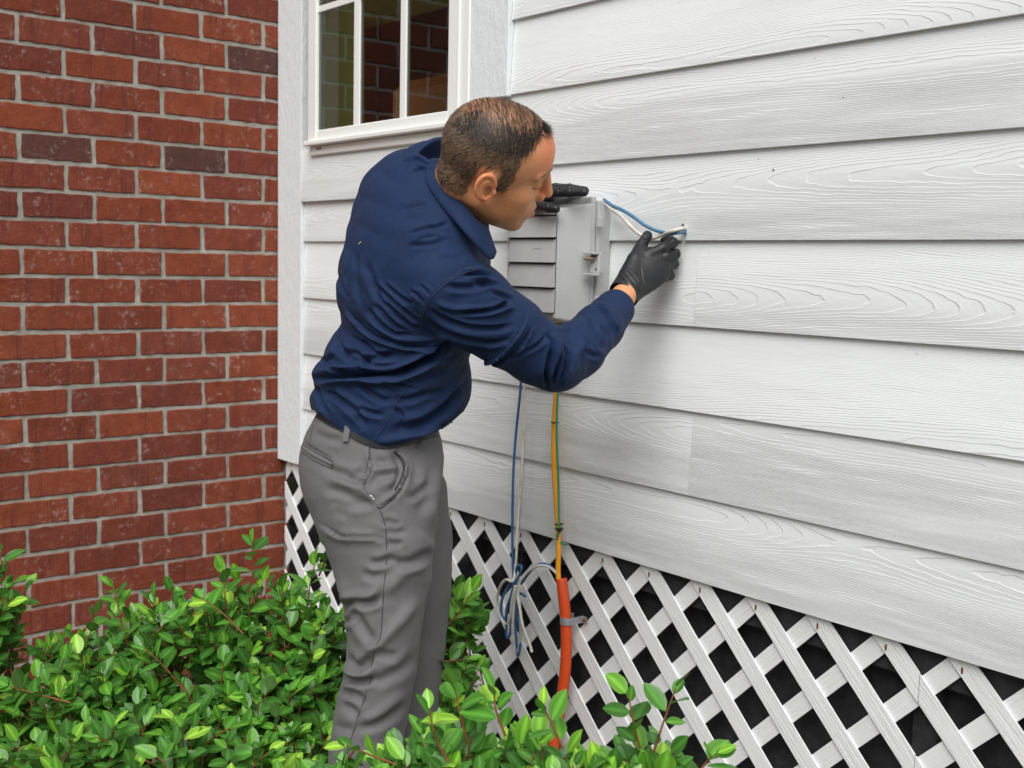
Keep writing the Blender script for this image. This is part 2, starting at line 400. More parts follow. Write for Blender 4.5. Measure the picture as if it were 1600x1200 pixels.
def lattice(x0, x1, z0, z1, label, tilt=0.0):
    th = thing('lattice_panel', ((x0+x1)/2, .025, GROUND), label, 'lattice', 'white lattice panels under the siding')
    base = np.array(th.location); s2 = math.sqrt(.5)
    for layer, sg in ((0, -1), (1, 1)):                 # 0: front, falls to the right; 1: behind, rises to the right
        for k in range(-40, 40):
            cx = LX + PITCH*k
            d = np.array([s2, sg*s2]); nrm = np.array([-sg*s2, s2])
            c0 = np.array([cx, LZ])
            P = [c0 - d*2 - nrm*HW, c0 + d*2 - nrm*HW, c0 + d*2 + nrm*HW, c0 - d*2 + nrm*HW]
            P = [tuple(p) for p in P]
            for a, b, c in ((-1, 0, -x0), (1, 0, x1), (0, -1, -z0), (0, 1, z1)):
                P = clip(P, a, b, c)
                if len(P) < 3: break
            if len(P) < 3: continue
            P = np.array(P); mid = P.mean(0)
            if np.ptp(P[:, 0]) < .02: continue
            loc = np.stack([(P - mid) @ d, (P - mid) @ nrm], 1)
            y0 = .0 if layer == 0 else .0047
            V, F = prism([tuple(p) for p in loc], 0, .0040)
            o = link('slat', mesh('slat', V, F, M_slat), th)
            o.location = (mid[0] - base[0], .012 + y0 + rnd.uniform(0, .0005) - base[1], mid[1] - base[2])
            o.rotation_euler = (0, -sg*math.pi/4, 0)
    for k in range(-40, 40):
        x = LX + PITCH*k
        if x0 + .01 < x < x1 - .01:
            q = np.array([x + .002, .0100, LZ - .015]); V, F = box_vf(q[0]-.0018, q[0]+.0018, q[1], q[1]+.004, q[2]-.006, q[2]+.005, .0008)
            part('staple', V, F, M_nail, th)
    return th
jx = 2.384
lattice(.016, jx - .0012, GROUND + .03, LZ + .0295, 'white diagonal lattice panel reaching from the brick wall to the right-hand butt joint')
lattice(jx + .0012, 3.7, GROUND + .03, LZ + .0295, 'white diagonal lattice panel at the lower right corner, right of the butt joint')
q = np.array([jx + .028, .011, -.915]); 
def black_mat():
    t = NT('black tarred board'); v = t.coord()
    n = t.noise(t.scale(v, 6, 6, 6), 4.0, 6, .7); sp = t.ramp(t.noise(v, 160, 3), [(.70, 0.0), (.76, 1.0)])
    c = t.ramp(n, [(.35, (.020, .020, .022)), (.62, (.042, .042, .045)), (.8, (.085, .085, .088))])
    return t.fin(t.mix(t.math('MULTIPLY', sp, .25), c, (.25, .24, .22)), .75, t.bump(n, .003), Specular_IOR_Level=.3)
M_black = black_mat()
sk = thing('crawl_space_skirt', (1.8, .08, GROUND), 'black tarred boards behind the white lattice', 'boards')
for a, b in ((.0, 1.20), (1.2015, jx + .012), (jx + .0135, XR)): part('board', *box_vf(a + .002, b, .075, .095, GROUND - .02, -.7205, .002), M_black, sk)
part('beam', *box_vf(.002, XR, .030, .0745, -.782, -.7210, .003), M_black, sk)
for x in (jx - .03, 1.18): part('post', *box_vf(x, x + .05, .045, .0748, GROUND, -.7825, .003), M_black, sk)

# ================================================================== utility box
def plastic_mat():
    t = NT('weathered grey plastic'); v = t.coord()
    n = t.noise(v, 30, 4); sp = t.ramp(t.noise(v, 300, 3, .6), [(.62, 0.0), (.70, 1.0)]); bl = t.ramp(t.noise(v, 14, 3), [(.4, .25), (.65, 1.0)])
    c = t.mix(n, (.40, .41, .41), (.47, .48, .475)); c = t.mix(t.math('MULTIPLY', t.math('MULTIPLY', sp, bl), .4), c, (.20, .18, .14))
    return t.fin(c, .55, t.bump(t.noise(v, 500, 2), .0004), Specular_IOR_Level=.4)
MP = plastic_mat(); M_gap = plain('box shadow gap', (.05, .05, .05), .8)  # dark colour stands in for shade between louvres and in the latch hole
bx = thing('utility_box', (1.43, -.02, -.18), 'grey plastic louvred telecom box on the siding', 'utility box')
def frustum(x0, x1, z0, z1, ya, X0, X1, Z0, Z1, yb, b=.006):     # rectangle at ya (back) to rectangle at yb (front)
    bm = bmesh.new()
    vs_ = [bm.verts.new(p) for p in ((x0, ya, z0), (x1, ya, z0), (x1, ya, z1), (x0, ya, z1), (X0, yb, Z0), (X1, yb, Z0), (X1, yb, Z1), (X0, yb, Z1))]
    for q in ([3,2,1,0],[4,5,6,7],[0,1,5,4],[1,2,6,5],[2,3,7,6],[3,0,4,7]): bm.faces.new([vs_[i] for i in q])
    bmesh.ops.bevel(bm, geom=bm.edges[:], offset=b, segments=3, affect='EDGES', profile=.6)
    bm.verts.index_update(); V = np.array([v.co[:] for v in bm.verts]); F = [[v.index for v in f.verts] for f in bm.faces]; bm.free(); return V, F
YF = -.118
e_r = hit(871, 330, 1, YF)[0]; e_l = hit(792, 400, 1, YF)[0]
zt_, zb_ = hit(871, 326, 1, YF)[2], hit(865, 499, 1, YF)[2]
part('base', *frustum(1.292, 1.567, -.205, .089, .0045, 1.293, 1.566, -.204, .088, -.034, .004), MP, bx)
rim = part('rim', *frustum(1.302, 1.560, -.196, .098, -.0345, 1.304, 1.558, -.194, .096, -.047, .004), MP, bx)
fx1 = hit(926, 330, 1, -.0475)[0]
cover = part('cover', *frustum(1.315, fx1, -.190, .082, -.0455, e_l, e_r, zb_, zt_, YF, .007), MP, bx, True)
# louvres
lx0, lx1 = e_l + .0125, e_r - .0015
zs = [zt_ - .012, hit(830, 371, 1, YF)[2], hit(830, 409.5, 1, YF)[2], hit(830, 447.5, 1, YF)[2], hit(830, 486, 1, YF)[2]]
part('louvre_gap_shade', *box_vf(lx0, lx1, YF - .0006, YF + .004, zs[4] - .001, zs[0], 0), M_gap, bx)
for i in range(4):
    a, b = zs[i] - .002, zs[i+1]
    V = np.array([(lx0 + .002, YF - .001, a - .0025), (lx1, YF - .001, a - .0025), (lx1, YF - .0095, b), (lx0 - .003, YF - .0095, b), (lx0 + .002, YF + .003, a - .0025), (lx1, YF + .003, a - .0025), (lx1, YF + .003, b + .001), (lx0 - .003, YF + .003, b + .001)])
    lo = part('louvre', V, [[0, 3, 2, 1][::-1], [4, 5, 6, 7][::-1], [0, 1, 5, 4][::-1], [1, 2, 6, 5][::-1], [2, 3, 7, 6][::-1], [3, 0, 4, 7][::-1]], MP, bx)
    if i == 1:
        ar = []
        for tt in np.linspace(-.25, 2.9, 16):
            p = hit(839 + 8.5*math.cos(tt), 392.5 - 5*math.sin(tt), 1, YF - .0048); f_ = (zs[1]-p[2])/(zs[1]-zs[2]); ar.append((p[0], YF - .001 - .0085*f_, p[2]))
        part('embossed_oval', *tube_vf(ar, .0005, 5, 1), MP, lo)
# latch
def hx_(u, v, y): return hit(u, v, 1, y)
lt = part('latch', *box_vf(hx_(926, 400, -.05)[0], hx_(941, 400, -.05)[0], -.060, -.047, hx_(930, 428, -.055)[2], hx_(930, 395, -.055)[2], .003), MP, bx)
for v0, v1 in ((394, 397.5), (427, 430.5)):
    p, q_ = hx_(915, v1, -.065), hx_(930, v0, -.065); part('latch_lip', *box_vf(p[0], q_[0] + .006, -.075, -.056, p[2], q_[2], .001), MP, lt)
c = hx_(929, 404, -.06); part('latch_bolt', *join(tube_vf([c, c + (-.008, -.012, 0)], .0058, 12, 1), tube_vf([c + (-.008, -.012, 0), c + (-.012, -.021, 0)], .0036, 10, 1)), plain('dull brass', (.30, .24, .17), .4, .5, 80, .3, metal=.7), lt)
c = hx_(931, 421, -.0605); part('latch_hole', *tube_vf([c, c + (0, .003, 0)], .0028, 10, 1), M_gap, lt)
p = hx_(936, 347, -.045); part('hinge_tab', *box_vf(p[0] - .004, p[0] + .004, -.050, -.036, p[2] - .012, p[2] + .012, .0015), MP, bx)
p = hx_(932, 470, -.045); part('hinge_tab', *box_vf(p[0] - .004, p[0] + .004, -.050, -.036, p[2] - .010, p[2] + .010, .0015), MP, bx)

# ================================================================== cables
def cable_mat(name, col, rough=.45, dirt=.3):
    t = NT(name); v = t.coord(); n = t.ramp(t.noise(v, 35, 5, .65), [(.42, 0.0), (.72, 1.0)])
    return t.fin(t.mix(t.math('MULTIPLY', n, dirt), col, tuple(x*.35 + .06 for x in col)), rough, Specular_IOR_Level=.45)
MBL = cable_mat('blue cable jacket', (.028, .125, .29)); MWH = cable_mat('dirty white cable jacket', (.70, .68, .60), .5, .55)
MYE = cable_mat('yellow cable jacket', (.85, .38, .02), .4, .1); MGR = cable_mat('green wire jacket', (.0, .24, .13), .4, .1)
MOR = cable_mat('red-orange conduit', (.62, .070, .012), .45, .12); MBK = plain('black cable tie', (.01, .01, .01), .4); MZN = plain('galvanised steel', (.45, .47, .49), .4, .5, 60, .2, metal=.6)
def cable(name, pts, r, mat, label, cat='cable', group=None, n=8, parent=None):
    P = [hit(u, v, 1, y) for u, v, y in pts]
    V, F = tube_vf(P, r, n, 8)
    if parent is not None: return part(name, V, F, mat, parent, True)
    o = part(name, V - P[0], F, mat, None, True); o.location = P[0]
    return tag(o, label, cat, group)
cable('blue_cable', [(944, 312, -.01), (957, 321.5, -.03), (972, 328, -.045), (990, 339, -.05), (1008, 352, -.045), (1028, 361, -.035), (1050, 364.5, -.027), (1064, 363, -.019), (1072, 363, .004)], .0038, cable_mat('blue cable jacket faded grey', (.06, .20, .36), .5, .5), 'short blue cable curving from the box into the siding slot')
cable('white_cable', [(944, 316, -.01), (957, 328, -.035), (970, 337, -.050), (982, 350, -.06), (994, 362, -.050), (1008, 370, -.040), (1020, 372, -.034), (1034, 367, -.030), (1050, 361, -.033), (1064, 357.5, -.020), (1072, 357, .004)], .0040, MWH, 'short white cable held by the gloved hand at the siding slot')
yl = -.030; yw = -.028
cable('blue_drop_cable', [(824, 480, -.04), (818, 540, -.04), (813, 610, -.04), (806, 680, yw), (802, 740, yw), (800.5, 820, yw), (801, 880, yl), (802, 905, yl), (795, 915, yl), (785, 935, yl-.008), (783, 955, yl), (788, 968, yl), (795, 950, yl), (803, 920, yl-.012), (812, 897, yl-.01), (815, 886, yl-.008), (809, 884, yl-.004), (805, 900, yl), (799, 930, yl-.01), (792, 950, yl-.01), (791, 975, yl), (792, 995, yl), (797, 990, yl), (800, 960, yl), (804, 940, yl), (806, 985, yl), (809, 1024, yl), (813, 1005, yl-.004), (811, 975, yl), (806, 950, yl), (812, 928, yl), (821, 932, yl)], .0034, MBL, 'long blue cable hanging beneath the box into a loose coil on the lattice', n=7)
cable('white_drop_cable', [(832, 480, -.045), (826, 540, -.045), (819, 610, -.038), (817, 680, yw), (815, 740, yw), (809, 810, yw), (807, 860, yl), (805, 890, yl), (801, 908, yl-.012), (790, 906, yl-.014), (780, 920, yl-.01), (777, 940, yl), (781, 960, yl), (790, 975, yl-.006), (797, 965, yl-.01), (800, 940, yl-.018), (806, 915, yl-.018), (803, 950, yl-.014), (801, 985, yl-.008), (804, 1012, yl), (810, 1016, yl), (814, 985, yl-.01), (812, 945, yl-.016), (810, 915, yl-.022), (822, 896, yl-.02), (838, 885, yl-.015), (852, 884, yl-.01), (862, 889, yl-.006), (870, 896, yl-.004)], .0036, MWH, 'long white cable hanging beneath the box and looping over to the orange conduit', n=7)
cable('white_cable_end', [(813, 915, yl-.024), (809, 930, yl-.026), (812, 950, yl-.024), (816, 975, yl-.02), (822, 992, yl-.014), (828, 1008, yl-.01), (831, 1019, yl-.008)], .0038, MWH, 'loose white cable tail with frayed tip below the coil')
cable('blue_cable_loop', [(815, 912, yl+.002), (826, 896, yl-.008), (838, 884, yl-.006), (850, 881, yl-.003), (860, 885, yl), (867, 893, yl), (872, 903, yl)], .0034, MBL, 'blue cable arching from the coil to the conduit mouth')
ye = cable('yellow_cable', [(873, 490, -.05), (872, 560, -.045), (869.5, 612, -.035), (866, 660, yw), (865.5, 720, yw), (869, 780, yw), (872.5, 830, yw), (873, 860, yl), (872, 895, yl), (876, 930, yl)], .0062, MYE, 'yellow cable running down the siding into the orange conduit')
gw = cable('green_wire', [(876, 490, -.055), (875, 560, -.05), (872, 612, -.042), (870, 660, -.040), (870.5, 705, -.040), (872.5, 750, -.038), (873, 800, -.038), (874, 828, -.038), (871, 838, -.036), (872, 845, -.032), (878, 849, -.026), (886, 851, -.014)], .0024, MGR, 'thin green wire strapped to the yellow cable')
def ring(u, v, r, name, parent, knob=False):
    c = hit(u, v, 1, yw - .003); P = [c + (r*math.cos(t), r*math.sin(t)*1.0, 0) for t in np.linspace(0, 2*math.pi, 13)]
    V = tube_vf(P, .0017, 6, 1, False)
    if knob: V = join(V, box_vf(c[0] + r*.6, c[0] + r + .008, c[1] - .012, c[1] - .004, c[2] - .004, c[2] + .004, .001))
    part(name, *V, MBK, parent)
ring(867, 660, .0085, 'cable_tie', ye); ring(873, 819, .0085, 'cable_tie', ye); ring(873.5, 826, .0088, 'cable_tie', ye, True)
cP = [(877, 904, -.030), (881, 935, -.030), (884, 968, -.028), (885, 1005, -.028), (883, 1050, -.030), (877, 1095, -.034), (869, 1140, -.040), (863, 1190, -.05), (861, 1300, -.06), (862, 1420, -.06)]
cable('orange_conduit', cP, .0135, MOR, 'red-orange flexible conduit strapped to the lattice', 'conduit', n=16)
def strap():
    c = hit(885.5, 969, 1, -.028); s = thing('pipe_strap', c, 'galvanised pipe strap clamping the orange conduit to the lattice', 'strap')
    pr = []
    for t in np.linspace(math.pi*1.05, 0, 15): pr.append((c[0] + .0152*math.cos(t), c[1] - .0152*math.sin(t)))
    pr += [(c[0] + .0152, .008), (c[0] + .031, .0085)]
    pr = [(pr[0][0], .008)] + pr; n = len(pr); V = []
    for (x, y) in pr: V += [(x, y, c[2] - .0085), (x, y, c[2] + .0085)]
    for (x, y) in pr: V += [(x + .0003, y - .0012, c[2] - .0085), (x + .0003, y - .0012, c[2] + .0085)]
    F = []
    for i in range(n - 1):
        a = 2*i; b = 2*n + 2*i; F += [[a, a+1, a+3, a+2], [b, b+2, b+3, b+1], [a, a+2, b+2, b], [a+1, b+1, b+3, a+3]]
    F += [[0, 2*n, 2*n+1, 1], [2*n-2, 2*n-1, 4*n-1, 4*n-2]]
    part('band', V, F, MZN, s); p = np.array([c[0] + .024, .0065, c[2]]); part('screw', *tube_vf([p + (0, .004, 0), p - (0, .0035, 0)], [.0042, .0036], 10, 1), M_nail, s)
strap()
# ================================================================== person: implicit surfaces meshed with surface nets
def surface_nets(fn, lo, hi, h, B=8):
    lo = np.asarray(lo, float); n = (np.ceil((np.asarray(hi) - lo) / h / B).astype(int)) * B
    F = np.empty(tuple(n + 1), np.float32)
    nb = n // B
    bi = np.stack(np.meshgrid(*[np.arange(k) for k in nb], indexing='ij'), -1).reshape(-1, 3)
    cen = lo + (bi * B + B / 2) * h
    lo32 = lo.astype(np.float32); h32 = np.float32(h)
    fc = fn(cen.astype(np.float32)); rad = B * h * .87
    act = np.abs(fc) < rad * 1.35
    F[...] = 1.0
    g = np.stack(np.meshgrid(*[np.arange(B + 1)] * 3, indexing='ij'), -1).reshape(-1, 3)
    for b, f in zip(bi[~act], fc[~act]):
        s = b * B; F[s[0]:s[0]+B+1, s[1]:s[1]+B+1, s[2]:s[2]+B+1] = 1.0 if f > 0 else -1.0
    ab = bi[act]
    for c0 in range(0, len(ab), 200):
        blk = ab[c0:c0+200]; P = (lo32 + (blk[:, None, :] * B + g[None]).astype(np.float32) * h32)
        val = fn(P.reshape(-1, 3)).reshape(len(blk), B+1, B+1, B+1).astype(np.float32)
        for b, v in zip(blk, val): s = b * B; F[s[0]:s[0]+B+1, s[1]:s[1]+B+1, s[2]:s[2]+B+1] = v
    ins = F < 0
    cnt = np.zeros(tuple(n), np.int8); offs = [(i, j, k) for i in (0, 1) for j in (0, 1) for k in (0, 1)]
    for o in offs: cnt += ins[o[0]:o[0]+n[0], o[1]:o[1]+n[1], o[2]:o[2]+n[2]]
    ci = np.argwhere((cnt > 0) & (cnt < 8)); idx = -np.ones(tuple(n), np.int64); idx[tuple(ci.T)] = np.arange(len(ci))
    cv = np.stack([F[tuple((ci + o).T)] for o in offs], 1); O = np.array(offs, float)
    acc = np.zeros((len(ci), 3)); num = np.zeros(len(ci))
    for a in range(8):
        for b in range(a + 1, 8):
            if np.abs(O[a] - O[b]).sum() != 1: continue
            m = (cv[:, a] < 0) != (cv[:, b] < 0); t = cv[m, a] / (cv[m, a] - cv[m, b])
            acc[m] += O[a] + t[:, None] * (O[b] - O[a]); num[m] += 1
    V = lo + (ci + acc / num[:, None]) * h
    Q = []
    for ax in range(3):
        sl = [slice(None)] * 3; s2 = [slice(None)] * 3; sl[ax] = slice(0, -1); s2[ax] = slice(1, None)
        e = np.argwhere(ins[tuple(sl)] != ins[tuple(s2)])
        u, v = [(1, 2), (2, 0), (0, 1)][ax]
        e = e[(e[:, u] > 0) & (e[:, v] > 0) & (e[:, u] < n[u]) & (e[:, v] < n[v])]
        d = np.zeros(3, int); du = d.copy(); du[u] = 1; dv = d.copy(); dv[v] = 1
        q = np.stack([idx[tuple((e - du - dv).T)], idx[tuple((e - dv).T)], idx[tuple(e.T)], idx[tuple((e - du).T)]], 1)
        fl = ~ins[tuple(e.T)]; q[fl] = q[fl][:, ::-1]; Q.append(q)
    Q = np.concatenate(Q); Q = Q[(Q >= 0).all(1)]
    return V, Q
def normals(V, Q):
    fn_ = np.cross(V[Q[:, 2]] - V[Q[:, 0]], V[Q[:, 3]] - V[Q[:, 1]]); N = np.zeros_like(V)
    for i in range(4): np.add.at(N, Q[:, i], fn_)
    return N / (np.linalg.norm(N, axis=1)[:, None] + 1e-12)
def smooth_mesh(V, Q, it=2, lam=.5):
    E = np.concatenate([Q[:, [0, 1]], Q[:, [1, 2]], Q[:, [2, 3]], Q[:, [3, 0]]]); deg = np.zeros(len(V))
    np.add.at(deg, E[:, 0], 1); np.add.at(deg, E[:, 1], 1)
    for _ in range(it):
        S = np.zeros_like(V); np.add.at(S, E[:, 0], V[E[:, 1]]); np.add.at(S, E[:, 1], V[E[:, 0]])
        V = V + lam * (S / deg[:, None] - V)
    return V
def smin(a, b, k):
    h = np.clip(.5 + .5 * (b - a) / k, 0, 1); return b + (a - b) * h - k * h * (1 - h)
def smax(a, b, k): return -smin(-a, -b, k)
def ell(P, c, r, R=None):
    q = P - np.asarray(c, P.dtype)
    if R is not None: q = q @ R.astype(P.dtype)
    r = np.asarray(r, P.dtype); k0 = np.linalg.norm(q / r, axis=1); k1 = np.linalg.norm(q / (r * r), axis=1) + 1e-9
    return k0 * (k0 - 1) / k1
def cone(P, a, b, ra, rb):
    a = np.asarray(a, P.dtype); b = np.asarray(b, P.dtype); d = b - a; t = np.clip(((P - a) @ d) / (d @ d + 1e-12), 0, 1)
    return np.linalg.norm(P - a - t[:, None] * d, axis=1) - (ra + (rb - ra) * t)
def chain(P, pts, rs, k=.0):
    f = None
    for a, b, ra, rb in zip(pts[:-1], pts[1:], rs[:-1], rs[1:]):
        g = cone(P, a, b, ra, rb); f = g if f is None else (smin(f, g, k) if k else np.minimum(f, g))
    return f
class Sweep:
    """Elliptical tube: stations (centre, half-axis a along M, half-axis b across)."""
    def __init__(s, C, A, Bx, Md, k=4):
        s.C = catmull(C, k); s.A = catmull(np.array(A)[:, None], k)[:, 0]; s.B = catmull(np.array(Bx)[:, None], k)[:, 0]; Md = catmull(Md, k)
        T = np.gradient(s.C, axis=0); T /= np.linalg.norm(T, axis=1)[:, None]; s.T = T
        Md = Md - T * (Md * T).sum(1)[:, None]; s.M = Md / np.linalg.norm(Md, axis=1)[:, None]; s.N = np.cross(T, s.M)
        for nm in ('C', 'A', 'B', 'T', 'M', 'N'): setattr(s, nm, getattr(s, nm).astype(np.float32))
    def __call__(s, P):
        best = np.full(len(P), 1e9, np.float32); P = P.astype(np.float32)
        for i in range(len(s.C) - 1):
            a, d = s.C[i], s.C[i+1] - s.C[i]; t = np.clip(((P - a) @ d) / (d @ d), 0, 1)[:, None]
            q = P - a - t * d; m = (q * (s.M[i] + t * (s.M[i+1] - s.M[i]))).sum(1); nn = (q * (s.N[i] + t * (s.N[i+1] - s.N[i]))).sum(1)
            ax = np.sqrt(np.maximum((q * q).sum(1) - m * m - nn * nn, 0)); t = t[:, 0]
            ra = s.A[i] + t * (s.A[i+1] - s.A[i]); rb = s.B[i] + t * (s.B[i+1] - s.B[i]); rc = np.minimum(ra, rb) * .8
            k0 = np.sqrt((m/ra)**2 + (nn/rb)**2 + (ax/rc)**2); k1 = np.sqrt((m/ra**2)**2 + (nn/rb**2)**2 + (ax/rc**2)**2) + 1e-9
            best = np.minimum(best, k0 * (k0 - 1) / k1)
        return best
def vnoise(P, seed, octaves=2):
    """cheap smooth 3-d noise in about [-1,1]"""
    rs = np.random.RandomState(seed); out = np.zeros(len(P)); amp = 1.0; fq = 1.0
    for o in range(octaves):
        for i in range(7):
            d = rs.normal(size=3); d /= np.linalg.norm(d); out += amp * np.sin(P @ d * fq * rs.uniform(.7, 1.5) * 2 * math.pi + rs.uniform(0, 6.28)) / 3.0
        amp *= .5; fq *= 2.0
    return out
def polydist(U, P):
    """distance and side (signed) from points U (n,2) to polyline P, and arc parameter"""
    best = np.full(len(U), 1e9); tt = np.zeros(len(U)); sg = np.zeros(len(U)); L = np.r_[0, np.cumsum(np.linalg.norm(np.diff(P, axis=0), axis=1))]
    for i in range(len(P) - 1):
        d = P[i+1] - P[i]; ln = np.linalg.norm(d); t = np.clip(((U - P[i]) @ d) / (ln*ln + 1e-9), 0, 1); q = U - P[i] - t[:, None]*d
        ds = np.linalg.norm(q, axis=1); m = ds < best; best[m] = ds[m]; tt[m] = (L[i] + t[m]*ln) / L[-1]; sg[m] = np.sign(d[0]*q[m, 1] - d[1]*q[m, 0])
    return best, sg, tt
def sculpt(V, Q, strokes):
    """Raise or sink cloth folds along lines given in photograph pixels, only on the side facing the viewer."""
    N = normals(V, Q); u, v = px(V); U = np.stack([u, v], 1); view = -V / np.linalg.norm(V, axis=1)[:, None]
    face = np.clip((N * view).sum(1) * 2.2 + .35, 0, 1); D = np.zeros(len(V))
    for st_ in strokes:
        pts, w_, h_ = st_[:3]; w_ = w_*.66; P = catmull(np.array(pts, float), 5); kind = st_[3] if len(st_) > 3 else 'r'
        bb = (U[:, 0] > P[:, 0].min() - 4*w_) & (U[:, 0] < P[:, 0].max() + 4*w_) & (U[:, 1] > P[:, 1].min() - 4*w_) & (U[:, 1] < P[:, 1].max() + 4*w_)
        if len(st_) > 4: bb &= (-V[:, 2] < st_[4][1]) & (-V[:, 2] > st_[4][0])
        if not bb.any(): continue
        ds, sg, t = polydist(U[bb], P); env = np.clip(np.minimum(t, 1 - t) * 5 + .12, 0, 1)
        x = ds / w_
        if kind == 'r': g = np.exp(-x*x)                                      # ridge
        elif kind == 's': g = np.where(sg > 0, np.exp(-(x/1.6)**2), -np.exp(-(x/.7)**2)*1.0) * np.minimum(x*4, 1) # step: high on one side, sharp valley other
        else: g = -np.exp(-x*x) + .45*np.exp(-((x - 1.8)/1.0)**2)             # valley with raised lips
        D[bb] += g * env * h_ * .0018
    return V + N * (D * face)[:, None]
def lines(scale, ox, oy, pts): return [(ox + a/scale, oy + b/scale) for a, b in pts]

A1 = lambda *p: lines(4.8, 450, 230, p)      # upper back close-up
A2 = lambda *p: lines(4.8, 470, 470, p)      # waist close-up
A3 = lambda *p: lines(4.3243, 640, 380, p)   # sleeve close-up
A4 = lambda *p: lines(5.0, 460, 660, p)      # hip close-up
A5 = lambda *p: lines(3.8696, 500, 880, p)   # lower leg close-up

# ---------------------------------------------------------------- materials
def cloth_mat(name, col, weave=1500, rough=.8, sheen=.15, wr=.0012):
    t = NT(name); v = t.coord(); n = t.noise(v, 7, 3)
    c = t.mix(n, tuple(x*.90 for x in col), tuple(x*1.10 for x in col))
    nb = t.noise(v, 45, 4, .6); fine = t.noise(v, weave, 1)
    nrm = t.bump(fine, .0004, .5, t.bump(nb, wr * 3.6, .6))
    return t.fin(c, rough, nrm, Specular_IOR_Level=.18, Sheen_Weight=sheen, Sheen_Roughness=.5)
M_shirt = cloth_mat('navy ripstop shirt', (.0105, .0250, .073), 1500, .74, .02)
M_pant = cloth_mat('grey polyester twill', (.130, .126, .129), 1800, .55, .06, .0007)
M_belt = plain('black belt leather', (.012, .012, .013), .5, .4)
M_thread = plain('navy thread', (.012, .022, .06), .8); M_gthread = plain('grey thread', (.06, .06, .062), .8)
M_shoe = plain('black shoe leather', (.015, .014, .013), .5)
def glove_mat():
    t = NT('black nitrile'); v = t.coord(); n = t.noise(v, 90, 4, .6); f2 = t.noise(t.scale(v, 1, 1, 1), 500, 2)
    return t.fin((.012, .013, .015), .48, t.bump(f2, .0003, .4, t.bump(n, .002, .6)), Specular_IOR_Level=.45)
M_glove = glove_mat()
def skin_mat():
    t = NT('tanned skin'); v = t.coord()
    a = t.n('Attribute', props={'attribute_name': 'hairmask'}); red = t.n('Attribute', props={'attribute_name': 'redmask'})
    n = t.noise(v, 60, 4, .6); n2 = t.noise(v, 420, 3, .6)
    c = t.mix(n, (.64, .275, .125), (.75, .36, .175))
    c = t.mix(t.math('MULTIPLY', red, .75), c, (.80, .25, .115))
    fr_ = t.ramp(t.noise(v, 260, 2, .5), [(.66, 0.0), (.73, 1.0)]); c = t.mix(t.math('MULTIPLY', fr_, .5), c, (.20, .07, .035))
    st_ = t.ramp(t.noise(v, 900, 2, .6), [(.3, .55), (.6, 1.0)])
    c = t.mix(t.math('MULTIPLY', a, st_), c, (.105, .068, .046))
    return t.fin(c, .50, t.bump(n2, .0014, .6), Specular_IOR_Level=.4, Subsurface_Weight=.12, Subsurface_Radius=(.01, .004, .002), Subsurface_Scale=.5)
M_skin = skin_mat()
M_hair = plain('dark brown hair', (.016, .012, .010), .45, .4); M_hair2 = plain('brown grey hair', (.24, .185, .135), .5, .4)
M_lip = plain('lips', (.42, .13, .11), .4)

# ---------------------------------------------------------------- pose (photograph pixel, pixel, metres from camera)
RSH, REL, RWR = cf(700, 452, 2.06), cf(868, 566, 2.18), cf(981, 462, 2.385)
LSH, LEL, LWR = cf(648, 300, 2.36), cf(742, 262, 2.62), cf(836, 312, 2.66)
person = thing('person', at(600, 1500, 2.28) * (1, 1, 0) + (0, 0, GROUND), 'man in navy long-sleeved shirt, grey trousers and black gloves leaning to the box', 'person')
Dn = -UP @ np.array([0, 0, 1.0])
def v3(*a): return np.array(a, float)
# torso
tor = [  # u, v, d, a, b, M
    (592, 706, 2.285, .150, .108, (.02, -.12, 1)),
    (598, 672, 2.285, .170, .126, (.02, -.12, 1)),
    (604, 630, 2.28, .178, .140, (.03, -.14, 1)),
    (616, 580, 2.27, .172, .138, (.05, -.18, 1)),
    (637, 525, 2.255, .172, .124, (.10, -.28, .95)),
    (643, 460, 2.235, .185, .143, (.16, -.42, .89)),
    (652, 395, 2.215, .198, .134, (.20, -.50, .84)),
    (664, 340, 2.20, .190, .115, (.22, -.54, .81)),
    (686, 300, 2.18, .135, .086, (.22, -.54, .81)),
    (708, 278, 2.15, .075, .066, (.22, -.54, .81))]
Tsw = Sweep([cf(*t[:3]) for t in tor], [t[3] for t in tor], [t[4] for t in tor], [t[5] for t in tor], 2)
sl_p = [cf(694, 446, 2.075), cf(735, 478, 2.09), cf(790, 515, 2.115), cf(838, 549, 2.15), cf(868, 563, 2.175), cf(900, 547, 2.215), cf(935, 513, 2.285), cf(961, 483, 2.345)]
sl_r = [.080, .076, .067, .0605, .0575, .0535, .0460, .0405]
ll_p = [LSH, cf(690, 278, 2.49), LEL, cf(800, 300, 2.66)]
